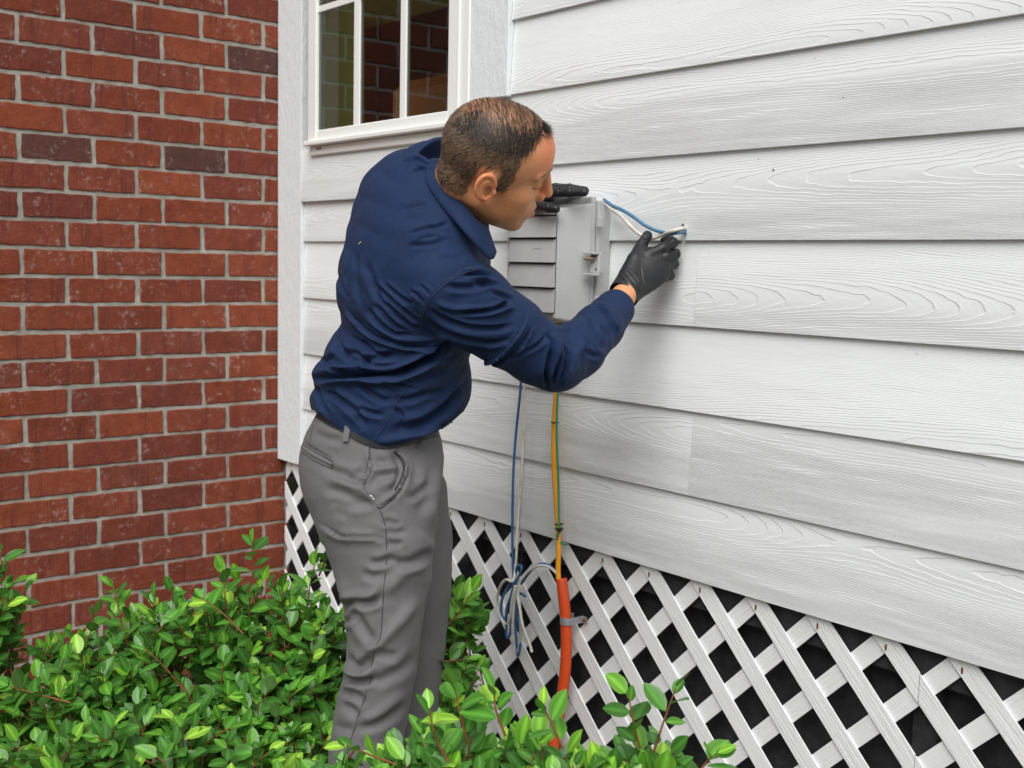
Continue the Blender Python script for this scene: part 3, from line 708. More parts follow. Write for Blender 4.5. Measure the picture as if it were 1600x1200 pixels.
def shirt_fn(P):
    f = Tsw(P)
    f = smin(f, ell(P, cf(648, 308, 2.34), (.085, .078, .09)), .05)          # left shoulder
    f = smin(f, ell(P, cf(668, 430, 2.14), (.075, .085, .075)), .06)          # right shoulder blade
    f = smin(f, ell(P, cf(624, 340, 2.27), (.07, .10, .08)), .06)
    f = smin(f, chain(P, ll_p, [.075, .066, .055, .045], .02), .04)
    s = chain(P, sl_p, sl_r, .012)
    f = smin(f, s, .022)
    # blouse over the belt on the back, loose roll of cloth
    f = smin(f, cone(P, cf(507, 583, 2.23), cf(560, 600, 2.15), .022, .034), .022)
    f = smin(f, cone(P, cf(503, 628, 2.25), cf(545, 652, 2.16), .021, .03), .022)
    f = smin(f, ell(P, cf(697, 600, 2.28), (.048, .065, .10)), .03)
    # open neck and open cuff and hem cut
    n_ = v3(.64, .74, -.1); n_ = n_ / np.linalg.norm(n_)
    f = smax(f, -np.maximum(-(P - cf(716, 292, 2.13)) @ n_, np.linalg.norm(P - cf(735, 285, 2.12), axis=1) - .115), .006)
    cd_ = cf(985, 462, 2.39) - cf(961, 483, 2.345); cd_ /= np.linalg.norm(cd_)
    f = smax(f, (P - cf(971, 467, 2.362)) @ cd_ - .000, .004)
    return f
V, Q = surface_nets(shirt_fn, (-.46, -.17, -2.80), (.28, .57, -1.88), .0029)
u_, v_ = px(V)
# hem: cut away below the hem line
hem = np.array([(470, 640), (490, 641), (512, 657), (545, 679), (575, 692), (600, 698), (640, 690), (680, 676), (705, 660), (722, 645), (734, 625), (741, 600), (744, 740), (1000, 760)], float)
V = smooth_mesh(V, Q, 2)
shirt_strokes = [
    # upper back
    (A1((870, 120), (960, 90), (1040, 130)), 4, 3, 'v'), (A1((900, 210), (980, 170), (1050, 160)), 4, 3, 'v'),
    (A1((860, 480), (960, 440), (1060, 440)), 8, 3, 'v'), (A1((900, 650), (1040, 610), (1120, 600), (1220, 560)), 5, 2.4, 'v'), (A1((900, 720), (1020, 660), (1120, 655), (1240, 680)), 6, 2, 'r'),
    (A1((910, 740), (1060, 730), (1180, 700)), 5, 2.2, 'v'), (A1((1120, 830), (1240, 840), (1330, 830)), 8, 2, 'v'),
    (A1((500, 560), (460, 760), (450, 920), (440, 1000)), 5, 2.5, 'v'), (A1((520, 800), (505, 960), (540, 1180)), 7, 3, 'v'), (A1((600, 880), (640, 1040), (720, 1200)), 8, 4, 'v'),
    (A1((660, 1040), (760, 1130), (840, 1200)), 6, 4, 'v'), (A1((720, 1030), (820, 1110), (930, 1180)), 5, 3.5, 'v'), (A1((920, 1080), (970, 1110), (1010, 1160)), 4, 3, 'v'), (A1((990, 1040), (1030, 1070), (1060, 1110)), 4, 2.5, 'v'),
    (A1((360, 940), (400, 1030), (430, 1120)), 5, 4, 'v'),
    # back below the blade
    (A2((330, 50), (420, 160), (520, 250), (650, 310), (800, 350), (950, 350), (1080, 310)), 5, 6, 's'),
    (A2((430, 60), (500, 140), (600, 210), (720, 270), (860, 290), (1000, 280), (1090, 270)), 6, 3.5, 'r'),
    (A2((500, 60), (600, 170), (700, 240), (830, 265)), 5, 4, 'v'), (A2((560, 30), (660, 140), (780, 230)), 5, 4, 'v'), (A2((640, 10), (740, 120), (870, 210)), 5, 4, 'v'),
    (A2((730, 20), (830, 110), (900, 160)), 4, 3.5, 'v'),
    (A2((270, 270), (330, 400), (450, 450), (600, 420), (720, 400)), 7, 5, 'v'), (A2((380, 270), (480, 320), (560, 390), (680, 410)), 5, 4, 'v'), (A2((300, 380), (420, 400), (520, 480), (640, 500), (760, 470)), 6, 5, 'v'),
    (A2((90, 590), (200, 575), (350, 562), (500, 556), (650, 552), (760, 530), (880, 470), (1000, 390), (1110, 310)), 8, 17, 'v'),
    (A2((210, 520), (280, 530), (350, 550)), 4, 5, 'v'), (A2((150, 460), (200, 440), (250, 400)), 5, 5, 'v'), (A2((240, 440), (260, 390), (265, 330)), 4, 6, 'v'),
    (A2((130, 600), (250, 590), (420, 590), (600, 600), (760, 590)), 9, 5, 'r'),
    (A2((430, 620), (520, 690), (600, 740), (680, 750)), 7, 4, 'v'), (A2((480, 600), (600, 600), (760, 640), (860, 660)), 4, 3.5, 'v'),
    (A2((120, 650), (150, 740), (200, 850)), 6, 6, 'v'), (A2((210, 670), (300, 740), (390, 820), (480, 930)), 8, 6, 'v'), (A2((160, 640), (260, 690), (350, 770), (430, 900)), 7, 4, 'r'),
    (A2((420, 800), (520, 840), (620, 860)), 6, 3.5, 'v'), (A2((700, 740), (820, 740), (960, 690), (1090, 680)), 7, 3.5, 'v'), (A2((700, 800), (760, 870), (760, 930)), 5, 3, 'v'),
    (A2((720, 960), (900, 920), (1050, 830), (1180, 700), (1260, 580)), 10, 9, 'v'), (A2((1000, 960), (1130, 880), (1230, 740), (1275, 640)), 8, 5, 'v'), (A2((560, 1060), (750, 1030), (920, 990), (1060, 940)), 9, 4, 'r'),
    (A2((940, 450), (1010, 420), (1080, 400)), 6, 3, 'v'), (A2((820, 600), (950, 560), (1100, 510)), 10, 3, 'v'),
    # sleeve
    (A3((370, 210), (470, 205), (560, 230)), 5, 5, 'v'), (A3((250, 290), (350, 300), (460, 290), (560, 260)), 7, 4, 'v'), (A3((430, 260), (530, 270), (600, 290)), 5, 4, 'v'),
    (A3((330, 465), (450, 465), (560, 450), (680, 400)), 5, 7, 'v'), (A3((180, 400), (300, 440), (420, 440)), 7, 4, 'r'), (A3((520, 460), (640, 450), (720, 430)), 7, 3, 'r'),
    (A3((130, 450), (250, 520), (400, 570), (560, 580), (700, 560)), 6, 4.5, 'v'), (A3((120, 530), (240, 600), (400, 650), (560, 670), (680, 650)), 6, 4.5, 'v'), (A3((260, 660), (380, 700), (520, 720)), 6, 3, 'v'),
    (A3((560, 330), (640, 360), (690, 390)), 5, 4, 'v'),
    (A3((420, 800), (540, 790), (660, 700), (760, 570), (800, 470)), 4, 4, 's'), (A3((540, 830), (650, 790), (760, 690), (840, 560)), 4, 4, 's'), (A3((480, 815), (600, 760), (710, 650), (790, 520)), 5, 3, 'r'),
    (A3((650, 790), (760, 740), (860, 690), (930, 620)), 5, 3.5, 'v'),
    (A3((940, 610), (960, 680), (945, 780), (920, 900), (930, 990)), 5, 8, 'v'), (A3((1000, 640), (1010, 720), (990, 820), (960, 940)), 4, 7, 'v'), (A3((1040, 690), (1060, 760), (1050, 850), (1010, 960)), 5, 6, 'v'),
    (A3((970, 620), (985, 720), (970, 830)), 4, 4, 'r'), (A3((1010, 570), (1090, 580), (1150, 640), (1160, 760)), 4, 7, 's'), (A3((1100, 600), (1130, 700), (1110, 830), (1060, 920)), 8, 4, 'r'),
    (A3((1190, 500), (1220, 560), (1270, 640), (1310, 720)), 6, 5, 'v'), (A3((1250, 430), (1310, 470), (1360, 560), (1390, 610)), 5, 4, 'v'), (A3((1290, 560), (1330, 620), (1320, 720)), 6, 3, 'v'),
    (A3((1240, 420), (1330, 440), (1390, 520), (1410, 610)), 4, 4, 's'), (A3((1180, 720), (1240, 760), (1290, 760)), 6, 3, 'v'),
]
V = sculpt(V, Q, shirt_strokes)
N_ = normals(V, Q); V = V + N_ * (vnoise(V, 3, 2, ) * 0 + vnoise(V * np.array([9, 14, 9]), 4, 2) * .0008 - np.abs(vnoise(V * np.array([7, 15, 9]) + .4*np.stack([vnoise(V*6, 31, 1), vnoise(V*6, 32, 1), vnoise(V*6, 33, 1)], 1), 5, 1)) * .0013 * np.clip((px(V)[1] - 380)/120, .15, 1))[:, None]
# trim the cloth below the hem curve (open shirt tail) by dropping faces
u_, v_ = px(V); hv = np.interp(u_, hem[:, 0], hem[:, 1]); cy = (V @ np.array([0, 1., 0]))
front = (-V[:, 2]) < 2.29
kill = np.where(front, v_ > hv, v_ > np.interp(u_, [470, 600, 740], [636, 660, 640]))
keepf = ~kill[Q].all(1)
Qs = Q[keepf]
# snap the last ring to the hem line
bad = kill & front & np.isin(np.arange(len(V)), Qs.ravel()); dv = (v_ - hv)[bad]; V[bad, 1] += dv / FPX * (-V[bad, 2])
shirt = part('shirt', c2w(V), Qs, M_shirt, person, True)
so_ = shirt.modifiers.new('thickness', 'SOLIDIFY'); so_.thickness = .0022; so_.offset = -1
bvh_shirt = BVHTree.FromPolygons(V.tolist(), Qs.tolist())
def onto(bvh, u, v, lift=.0006):
    d = Vector(cf(u, v, 1.0)).normalized(); h = bvh.ray_cast(Vector((0, 0, 0)), d)
    if h[0] is None: return None
    n = h[1]; n = n if n.dot(d) < 0 else -n
    return np.array(h[0] + n * lift)
def seam(bvh, pts, r, mat, parent, name='seam', lift=.0008, n=5, step=4):
    P = catmull(np.array(pts, float), 8); out = []
    for a in P:
        q = onto(bvh, *a, lift)
        if q is not None and (not out or np.linalg.norm(q - out[-1]) < .06): out.append(q)
    out = np.array(out)
    for _ in range(8):
        if len(out) > 4: out[1:-1] = .25*out[:-2] + .5*out[1:-1] + .25*out[2:]
    if len(out) > 2: return part(name, *((lambda vf: (c2w(vf[0]), vf[1]))(tube_vf(out, r, n, 1))), mat, parent, True)
def stitches(bvh, pts, mat, parent, L=4.0, gap=3.0, r=.0005):
    P = catmull(np.array(pts, float), 12); s = np.r_[0, np.cumsum(np.linalg.norm(np.diff(P, axis=0), axis=1))]; vf = []
    x = 0
    while x + L < s[-1]:
        a = [np.interp(x, s, P[:, i]) for i in (0, 1)]; b = [np.interp(x + L, s, P[:, i]) for i in (0, 1)]; x += L + gap
        p, q = onto(bvh, *a, .0004), onto(bvh, *b, .0004)
        if p is not None and q is not None and np.linalg.norm(p - q) < .03: vf.append(tube_vf([p, q], r, 4, 1))
    if vf: V_, F_ = join(*vf); part('stitching', c2w(V_), F_, mat, parent)
seam(bvh_shirt, A3((460, 175), (370, 200), (250, 270), (160, 350), (110, 430), (85, 530)), .0013, M_thread, shirt)
seam(bvh_shirt, A2((900, 470), (840, 580), (740, 720), (660, 880), (590, 1000), (548, 1060)), .0009, M_thread, shirt)
M_lt = plain('blue stitching', (.05, .075, .15), .8)
stitches(bvh_shirt, A3((455, 160), (360, 182), (235, 255), (140, 335), (88, 425), (64, 530)), M_lt, shirt, 2.6, 2.0)
stitches(bvh_shirt, A2((330, 90), (420, 200), (520, 280), (650, 335), (800, 375)), M_lt, shirt, 3, 2)
stitches(bvh_shirt, A3((420, 792), (540, 770), (650, 690), (740, 570)), M_lt, shirt, 3, 2)
stitches(bvh_shirt, A3((1250, 415), (1345, 445), (1400, 530), (1425, 610)), M_lt, shirt, 3, 2)
# ---------------------------------------------------------------- collar
ci_ = [(735, 262, 2.25), (712, 252, 2.20), (697, 250, 2.155), (691, 258, 2.12), (695, 282, 2.075), (710, 304, 2.052), (727, 324, 2.038), (742, 341, 2.035), (755, 352, 2.045), (762, 357, 2.06)]
co_ = [(716, 262, 2.26), (690, 250, 2.215), (674, 249, 2.17), (666, 260, 2.135), (667, 286, 2.085), (690, 322, 2.045), (716, 352, 2.022), (742, 382, 2.018), (767, 405, 2.03), (775, 394, 2.05)]
I_ = catmull([cf(*p) for p in ci_], 6); O_ = catmull([cf(*p) for p in co_], 6)
for i in range(len(O_)):
    uu, vv = px(O_[i]); q = onto(bvh_shirt, float(uu), float(vv), .004)
    if q is not None and -q[2] < -O_[i][2]: O_[i] *= q[2] / O_[i][2]
rows = []
for s in np.linspace(0, 1, 7):
    mid = I_*(1-s) + O_*s; bulge = .006*math.sin(math.pi*s)
    vd = -mid/np.linalg.norm(mid, axis=1)[:, None]; rows.append(mid + vd*bulge)
R_ = np.array(rows); nr, nc = R_.shape[:2]; V = R_.reshape(-1, 3); V = V + vnoise(V*25, 8, 1)[:, None]*np.array([0, 0, .0012])
F = [[i*nc+j, i*nc+j+1, (i+1)*nc+j+1, (i+1)*nc+j] for i in range(nr-1) for j in range(nc-1)]
col_ = part('collar', c2w(V), F, M_shirt, shirt, True); sm = col_.modifiers.new('thickness', 'SOLIDIFY'); sm.thickness = .004; sm.offset = 0
bvh_col = BVHTree.FromPolygons(V.tolist(), F)
stitches(bvh_col, A1((1050, 200), (1075, 300), (1130, 400), (1210, 500), (1290, 600), (1370, 700)), M_lt, shirt, 2.6, 1.8)
stitches(bvh_col, A1((1075, 190), (1100, 290), (1150, 380), (1240, 490), (1320, 590), (1400, 690)), M_lt, shirt, 2.6, 1.8)
# lint speck on the back
seam(bvh_shirt, A1((532, 730), (541, 720), (550, 712)), .0011, plain('straw lint', (.55, .48, .2), .8), shirt, 'lint')

# ---------------------------------------------------------------- trousers
pel = [(592, 646, 2.285, .158, .108, (0, -.1, 1)), (588, 675, 2.285, .166, .122, (0, -.1, 1)), (584, 715, 2.285, .172, .137, (0, -.1, 1)), (583, 755, 2.285, .170, .130, (0, -.1, 1)), (590, 800, 2.285, .155, .110, (0, -.1, 1))]
rl = [(586, 770, 2.20, .100, .118), (591, 815, 2.19, .096, .112), (595, 850, 2.185, .092, .101), (600.5, 900, 2.18, .088, .0895), (600, 950, 2.175, .083, .0755), (600, 1000, 2.17, .079, .0675), (595, 1050, 2.17, .076, .066), (583, 1100, 2.17, .074, .0675), (571, 1170, 2.17, .073, .067), (563, 1300, 2.17, .069, .064), (560, 1450, 2.17, .065, .061), (560, 1535, 2.17, .062, .060)]
ll = [(632, 770, 2.39, .095, .088), (645, 850, 2.40, .09, .082), (645, 925, 2.40, .087, .080), (640, 1000, 2.40, .080, .074), (630, 1150, 2.40, .074, .068), (622, 1300, 2.41, .068, .063), (618, 1420, 2.42, .062, .060)]
Psw = Sweep([cf(*t[:3]) for t in pel], [t[3] for t in pel], [t[4] for t in pel], [t[5] for t in pel], 3)
Rsw = Sweep([cf(*t[:3]) for t in rl], [t[3] for t in rl], [t[4] for t in rl], [(0, -.05, 1)]*len(rl), 1)
Lsw = Sweep([cf(*t[:3]) for t in ll], [t[3] for t in ll], [t[4] for t in ll], [(0, -.05, 1)]*len(ll), 1)
topn = v3(.20, 1, .10)/np.linalg.norm([.2, 1, .1])
def pant_fn(P):
    f = smin(Psw(P), smin(Rsw(P), Lsw(P), .012), .03)
    f = smin(f, ell(P, cf(535, 735, 2.24), (.070, .085, .080)), .04)         # seat
    f = smax(f, (P - cf(585, 640, 2.285)) @ topn, .004)
    f = np.maximum(f, -(P[:, 1] - cf(560, 1562, 2.17)[1]) - .012)
    return f
V, Q = surface_nets(pant_fn, (-.46, -1.24, -2.56), (.02, .02, -2.02), .0044)
V = smooth_mesh(V, Q, 2)
pant_strokes = [
    (A4((150, 90), (270, 130), (370, 140)), 7, 3, 'v'), (A4((230, 350), (350, 400), (470, 420), (560, 370)), 8, 4, 'v'), (A4((400, 440), (470, 460), (530, 480)), 6, 5, 'v'),
    (A4((240, 510), (380, 560), (500, 610), (640, 640)), 9, 4.5, 'v'), (A4((270, 610), (420, 650), (560, 660)), 8, 3, 'v'), (A4((300, 690), (420, 720)), 8, 2, 'v'),
    (A4((205, 800), (290, 860), (380, 900), (500, 905), (620, 910), (710, 935)), 6, 4.5, 's'), (A4((330, 870), (480, 875), (640, 885)), 9, 3, 'r'),
    (A4((690, 770), (760, 790), (820, 800)), 6, 3.5, 'v'), (A4((720, 840), (800, 860), (870, 850)), 6, 3, 'v'), (A4((720, 940), (790, 950), (840, 930)), 5, 3, 'v'), (A4((580, 1090), (660, 1100), (740, 1070), (800, 1090)), 7, 5, 'v'),
    (A4((780, 1090), (900, 1100), (1020, 1040), (1085, 1050)), 9, 6, 'v'), (A4((840, 990), (960, 920), (1020, 860)), 20, 5, 'r'),
    (A4((870, 560), (930, 580), (1000, 530), (1060, 470)), 7, 3.5, 'v'), (A4((900, 380), (960, 480), (960, 620)), 10, 3, 'v'), (A4((1070, 330), (1060, 470), (1010, 640), (960, 720)), 10, 4, 'v'), (A4((1130, 250), (1110, 400), (1080, 600), (1085, 800)), 9, 4, 'r'),
    # front pocket mouth pulled open
    (A4((790, 210), (850, 260), (878, 340), (862, 430), (800, 550), (710, 630), (662, 665)), 5, 8, 's'), (A4((760, 230), (810, 290), (835, 380), (810, 470), (740, 580)), 8, 6, 'v'),
    (A4((585, 180), (580, 270), (600, 340), (560, 440), (530, 490), (590, 580), (655, 660)), 4, 5, 's'), (A4((620, 300), (700, 320), (790, 300)), 8, 3, 'v'), (A4((600, 500), (660, 420), (740, 410), (800, 400)), 8, 4, 'v'), (A4((650, 380), (740, 360), (820, 350)), 7, 3, 'r'),
    (A4((55, 150), (150, 220), (300, 300)), 4, 3, 'v'),
    # leg
    (A5((110, 100), (150, 180), (200, 220), (280, 200), (380, 130)), 9, 5, 'r'), (A5((140, 320), (150, 260), (200, 235), (300, 240), (370, 210)), 7, 8, 'v'), (A5((180, 260), (240, 360), (300, 450), (360, 450)), 9, 5, 'v'),
    (A5((130, 340), (170, 345), (200, 300)), 6, 6, 'v'), (A5((250, 60), (320, 80), (390, 60)), 8, 3, 'v'), (A5((380, 200), (450, 120), (540, 40), (650, 20)), 12, 5, 'r'),
    (A5((230, 560), (300, 530), (400, 440), (500, 330), (600, 200)), 11, 7, 'r'), (A5((170, 560), (210, 620), (260, 620), (310, 570)), 8, 7, 'v'), (A5((150, 620), (200, 670), (260, 680), (310, 640)), 7, 5, 'r'),
    (A5((150, 690), (210, 710), (290, 710), (330, 690)), 7, 7, 'v'), (A5((330, 540), (400, 560), (470, 560)), 8, 3, 'v'), (A5((300, 740), (400, 690), (500, 640), (580, 560)), 10, 4, 'v'),
    (A5((140, 800), (200, 790), (260, 830)), 7, 5, 'v'), (A5((240, 960), (330, 930), (420, 850), (520, 780)), 12, 4, 'r'), (A5((120, 860), (180, 880), (230, 930)), 8, 4, 'v'), (A5((220, 1000), (320, 980), (420, 930), (500, 860)), 9, 4, 'v'), (A5((90, 980), (140, 1000), (200, 1010)), 8, 3, 'v'),
]
V = sculpt(V, Q, [(s[0], s[1]*1.25, s[2]*.78, s[3], (1.9, 2.30)) for s in pant_strokes])
N_ = normals(V, Q); V = V + N_*(vnoise(V*np.array([6, 9, 6]), 14, 1)*.0007 - np.abs(vnoise(V*np.array([6, 11, 7]) + .4*np.stack([vnoise(V*5, 41, 1), vnoise(V*5, 42, 1), vnoise(V*5, 43, 1)], 1), 15, 1))*.0010)[:, None]
pants = part('trousers', c2w(V), Q, M_pant, person, True)
bvh_pant = BVHTree.FromPolygons(V.tolist(), Q.tolist())
seam(bvh_pant, A4((585, 170), (578, 260), (572, 330), (560, 400)), .0008, M_gthread, pants)
seam(bvh_pant, A4((662, 668), (700, 770), (718, 900), (718, 1040), (712, 1190)) + A5((395, 60), (385, 150), (375, 330), (365, 450), (325, 530), (310, 640), (300, 730), (250, 870), (215, 980), (180, 1090), (165, 1150)), .0009, M_gthread, pants)
seam(bvh_pant, A4((790, 205), (855, 255), (885, 340), (868, 430), (806, 550), (712, 632), (662, 667)), .0016, M_pant, pants, 'pocket_edge', .0014)
seam(bvh_pant, A4((780, 225), (835, 280), (858, 350), (845, 425), (790, 530)), .0020, M_belt, pants, 'pocket_gap_shade', .0004)  # dark tube painted as the shade inside the pocket mouth
seam(bvh_pant, A4((583, 270), (602, 340), (562, 440), (530, 490), (590, 580), (655, 662)), .0013, M_pant, pants, 'pocket_edge', .0008)
seam(bvh_pant, A4((56, 160), (150, 230), (300, 302)), .0010, M_gthread, pants); seam(bvh_pant, A4((300, 302), (302, 330), (296, 357)), .0009, M_gthread, pants)
seam(bvh_pant, A4((296, 357), (180, 312), (62, 235)), .0009, M_gthread, pants); seam(bvh_pant, A4((58, 190), (150, 258), (296, 328)), .0016, M_pant, pants, 'pocket_welt', .0008)
seam(bvh_pant, A4((150, 20), (130, 100), (128, 190)), .0008, M_gthread, pants)
def ribbon(bvh, pts, half, lift, thick, mat, parent, name, vertical=False):
    P = catmull(np.array(pts, float), 6); T = np.gradient(P, axis=0); T /= np.linalg.norm(T, axis=1)[:, None]; Nn = np.stack([-T[:, 1], T[:, 0]], 1)
    A, Bq = [], []
    for p, n in zip(P, Nn):
        m = onto(bvh, *p, lift)
        if m is None: continue
        d = -m[2]; A.append(cf(*(p + n*half), d)); Bq.append(cf(*(p - n*half), d))
    if len(A) < 2: return
    A, Bq = np.array(A), np.array(Bq); k = len(A); vd = lambda X: X*(1 - thick/np.linalg.norm(X, axis=1)[:, None])
    V = np.concatenate([A, Bq, vd(A), vd(Bq)]); F = []
    for i in range(k-1): F += [[i, i+1, k+i+1, k+i], [2*k+i, 3*k+i, 3*k+i+1, 2*k+i+1], [i, 2*k+i, 2*k+i+1, i+1], [k+i, k+i+1, 3*k+i+1, 3*k+i]]
    F += [[0, k, 3*k, 2*k], [k-1, 3*k-1, 4*k-1, 2*k-1]]
    return part(name, c2w(V), F, mat, parent)
ribbon(bvh_pant, A2((82, 835), (150, 872), (240, 925), (330, 968), (430, 1030), (560, 1080), (700, 1080), (880, 1040), (960, 1015), (1030, 1000)), 4.6, .0015, .003, M_belt, person, 'belt')
ribbon(bvh_pant, A2((352, 940), (340, 1000), (334, 1056)), 4.6, .005, .003, M_pant, pants, 'belt_loop')
ribbon(bvh_pant, A2((905, 1010), (892, 1060), (880, 1105)), 3.6, .005, .003, M_pant, pants, 'belt_loop')
seam(bvh_pant, A4((585, 572), (602, 580), (622, 605)), .0016, plain('white snap', (.7, .7, .72), .4), pants, 'pocket_tag', .001)

# ---------------------------------------------------------------- head and body
def rotv(a):
    th = np.linalg.norm(a); k = a/th; K = np.array([[0, -k[2], k[1]], [k[2], 0, -k[0]], [-k[1], k[0], 0]])
    return np.eye(3) + math.sin(th)*K + (1 - math.cos(th))*K@K
HR = rotv(np.array([.782, .0845, -.2915])) @ np.array([[1, 0, 0], [0, 0, 1], [0, -1, 0.]])     # columns: forward, left, up
HC = np.array([-.0365, .385, -2.05])
def h2c(p): return HC + np.asarray(p) @ HR.T
def c2h(p): return (np.asarray(p) - HC) @ HR
neck_end = c2h(cf(703, 305, 2.17))
def sstep(x, a, b): t = np.clip((x - a)/(b - a), 0, 1); return t*t*(3 - 2*t)
_n = v3(.36, -.92, .10); _n /= np.linalg.norm(_n); _u = v3(-.20, .0, .98); _u -= _n*(_u @ _n); _u /= np.linalg.norm(_u); EAR = np.stack([np.cross(_u, _n), _u, _n], 1).astype(np.float32)
if EAR[0, 0] < 0: EAR[:, 0] *= -1
def head_fn(P):
    f = ell(P, (-.004, 0, .038), (.0925, .0765, .0825))
    f = smin(f, ell(P, (.034, 0, .045), (.066, .060, .060)), .02)
    f = smin(f, ell(P, (.030, 0, -.026), (.066, .058, .080)), .018)
    for s in (-1, 1):
        f = smin(f, cone(P, (-.005, s*.050, -.040), (.066, s*.019, -.091), .019, .019), .022)
        f = smin(f, ell(P, (.054, s*.042, -.018), (.028, .023, .025)), .018)
        f = smin(f, ell(P, (.050, s*.036, -.050), (.032, .023, .030)), .018)
    f = smin(f, ell(P, (.073, 0, -.101), (.0165, .022, .016)), .014)
    f = smin(f, ell(P, (.030, 0, -.090), (.045, .034, .020)), .018)
    f = smin(f, cone(P, (-.014, 0, -.030), neck_end, .057, .062), .022)
    f = smin(f, ell(P, (-.046, 0, -.030), (.036, .050, .040)), .03)
    f = smin(f, ell(P, (.080, 0, -.064), (.0195, .029, .024)), .012)
    for s in (-1, 1):
        f = smax(f, -ell(P, (.106, s*.033, .013), (.021, .019, .0125)), .011)
        f = smin(f, ell(P, (.0765, s*.0325, .010), (.0135, .0155, .0130)), .004)
        f = smin(f, cone(P, (.0935, s*.011, .031), (.077, s*.047, .030), .0078, .0062), .010)
    f = smin(f, cone(P, (.093, 0, .022), (.1075, 0, -.017), .0080, .0100), .008)
    f = smin(f, ell(P, (.1100, 0, -.0262), (.0118, .0112, .0098)), .006)
    for s in (-1, 1):
        f = smin(f, ell(P, (.097, s*.0135, -.0315), (.0115, .0072, .0088)), .004)
        f = smax(f, -ell(P, (.104, s*.0068, -.0400), (.006, .0034, .004)), .002)
    up_ = [(.075, -.027, -.0685), (.0905, -.013, -.0635), (.0975, 0, -.0620), (.0905, .013, -.0635), (.075, .027, -.0685)]
    lo_ = [(.074, -.025, -.0715), (.0905, -.012, -.0770), (.0965, 0, -.0785), (.0905, .012, -.0770), (.074, .025, -.0715)]
    f = smin(f, chain(P, up_, [.003, .0052, .0056, .0052, .003]), .004)
    f = smin(f, chain(P, lo_, [.003, .0062, .0070, .0062, .003]), .004)
    f = smax(f, -chain(P, [(.077, -.029, -.0705), (.096, -.012, -.0700), (.106, 0, -.0698), (.096, .012, -.0700), (.077, .029, -.0705)], [.0012, .0022, .0026, .0022, .0012]), .002)
    # nasolabial and cheek creases
    for s in (-1, 1): f = smax(f, -chain(P, [(.098, s*.021, -.030), (.0865, s*.034, -.052), (.077, s*.037, -.072)], [.0012, .0020, .0012]) , .006)
    for s in (-1, 1):                                     # ears
        Pm = P * np.array([1, -s, 1.], P.dtype)
        q = (Pm - np.array([-.0065, -.0835, .001], P.dtype)) @ EAR; x, y, z = q[:, 0]/1.08, q[:, 1]/1.08, q[:, 2]
        e2 = lambda cx, cy, rx, ry: (lambda k0, k1: k0*(k0-1)/(k1+1e-6))(np.sqrt(((x-cx)/rx)**2 + ((y-cy)/ry)**2), np.sqrt(((x-cx)/rx**2)**2 + ((y-cy)/ry**2)**2))
        o2 = smin(e2(-.001, .007, .0185, .0255), e2(.0045, -.0155, .0095, .0110), .008)
        e = smax(o2, np.abs(z) - .0026, .003)
        lob = sstep(y, -.020, -.008)
        rim = np.sqrt((o2 + .0030)**2 + (z - .0018)**2) - .0036*(.25 + .75*lob)
        rim = np.where((x > .012) & (y < .006), .02, rim)
        e = smin(e, rim, .0018)
        ah = np.sqrt(e2(.001, .002, .0105, .0160)**2 + (z - .0026)**2) - .0026
        e = smin(e, np.where(x < .004, ah, .02), .003)
        e = smax(e, -ell(q, (.0035, -.002, .0055), (.0085, .0125, .0095)), .002)
        e = smin(e, ell(q, (.0150, -.005, .0018), (.0042, .0062, .0042)), .003)
        f = smin(f, e, .0045)
        f = smax(f, -ell(q, (.0050, -.003, .001), (.0058, .0085, .0085)), .002)
    return f
lo, hi = np.array([-.19, -.125, -.19]), np.array([.135, .125, .14])
neck_lo = np.minimum(lo, neck_end - .05); hi2 = np.maximum(hi, neck_end + .05)
Vh, Qh = surface_nets(head_fn, neck_lo, hi2, .00175)
Vh = smooth_mesh(Vh, Qh, 1, .4)
def sstep(x, a, b): t = np.clip((x - a)/(b - a), 0, 1); return t*t*(3 - 2*t)
def hairmask(p):
    Fh, L, U = p[:, 0], np.abs(p[:, 1]), p[:, 2]
    jit = vnoise(p*90, 21, 2)*.0022
    ft = np.interp(U, [-.02, .0, .015, .03, .05, .07, .085, .10, .12], [.030, .031, .033, .036, .038, .038, .046, .058, .066])
    front = sstep(ft - Fh + jit, -.003, .005)
    lowb = np.interp(Fh, [-.12, -.09, -.06, -.034, -.026, .010, .014, .034, .05, .08], [-.052, -.050, -.044, -.038, .034, .042, -.010, -.010, .02, .06])
    low = sstep(U - lowb + jit, -.004, .012)
    m = front*low
    top = sstep(U - .082 - .10*np.clip(Fh, -.2, 0)*-1*.0, 0, .02)
    fade = .42 + .40*sstep(U, -.02, .06)
    dens = fade*(1 - top) + top*.64
    return m*dens, top, m
hm, topm, cov = hairmask(Vh); earz = (np.abs(Vh[:, 1]) > .0805) & (Vh[:, 2] < .045) & (Vh[:, 0] < .02) & (Vh[:, 0] > -.045); hm[earz] = 0; cov[earz] = 0
beard = .16*sstep(-Vh[:, 2], .045, .075)*sstep(Vh[:, 0], -.01, .03)*(np.abs(Vh[:, 1]) < .075)
redm = sstep(Vh[:, 0], .05, .085)*sstep(Vh[:, 2], .02, .05) + .8*np.exp(-((Vh - v3(.108, 0, -.026))**2).sum(1)/.016**2) + .35*np.exp(-((Vh - v3(.06, -.05, -.025))**2).sum(1)/.025**2) + 1.2*earz*.5
lipm = np.zeros(len(Vh))
Vc = h2c(Vh); nh = len(Vc)
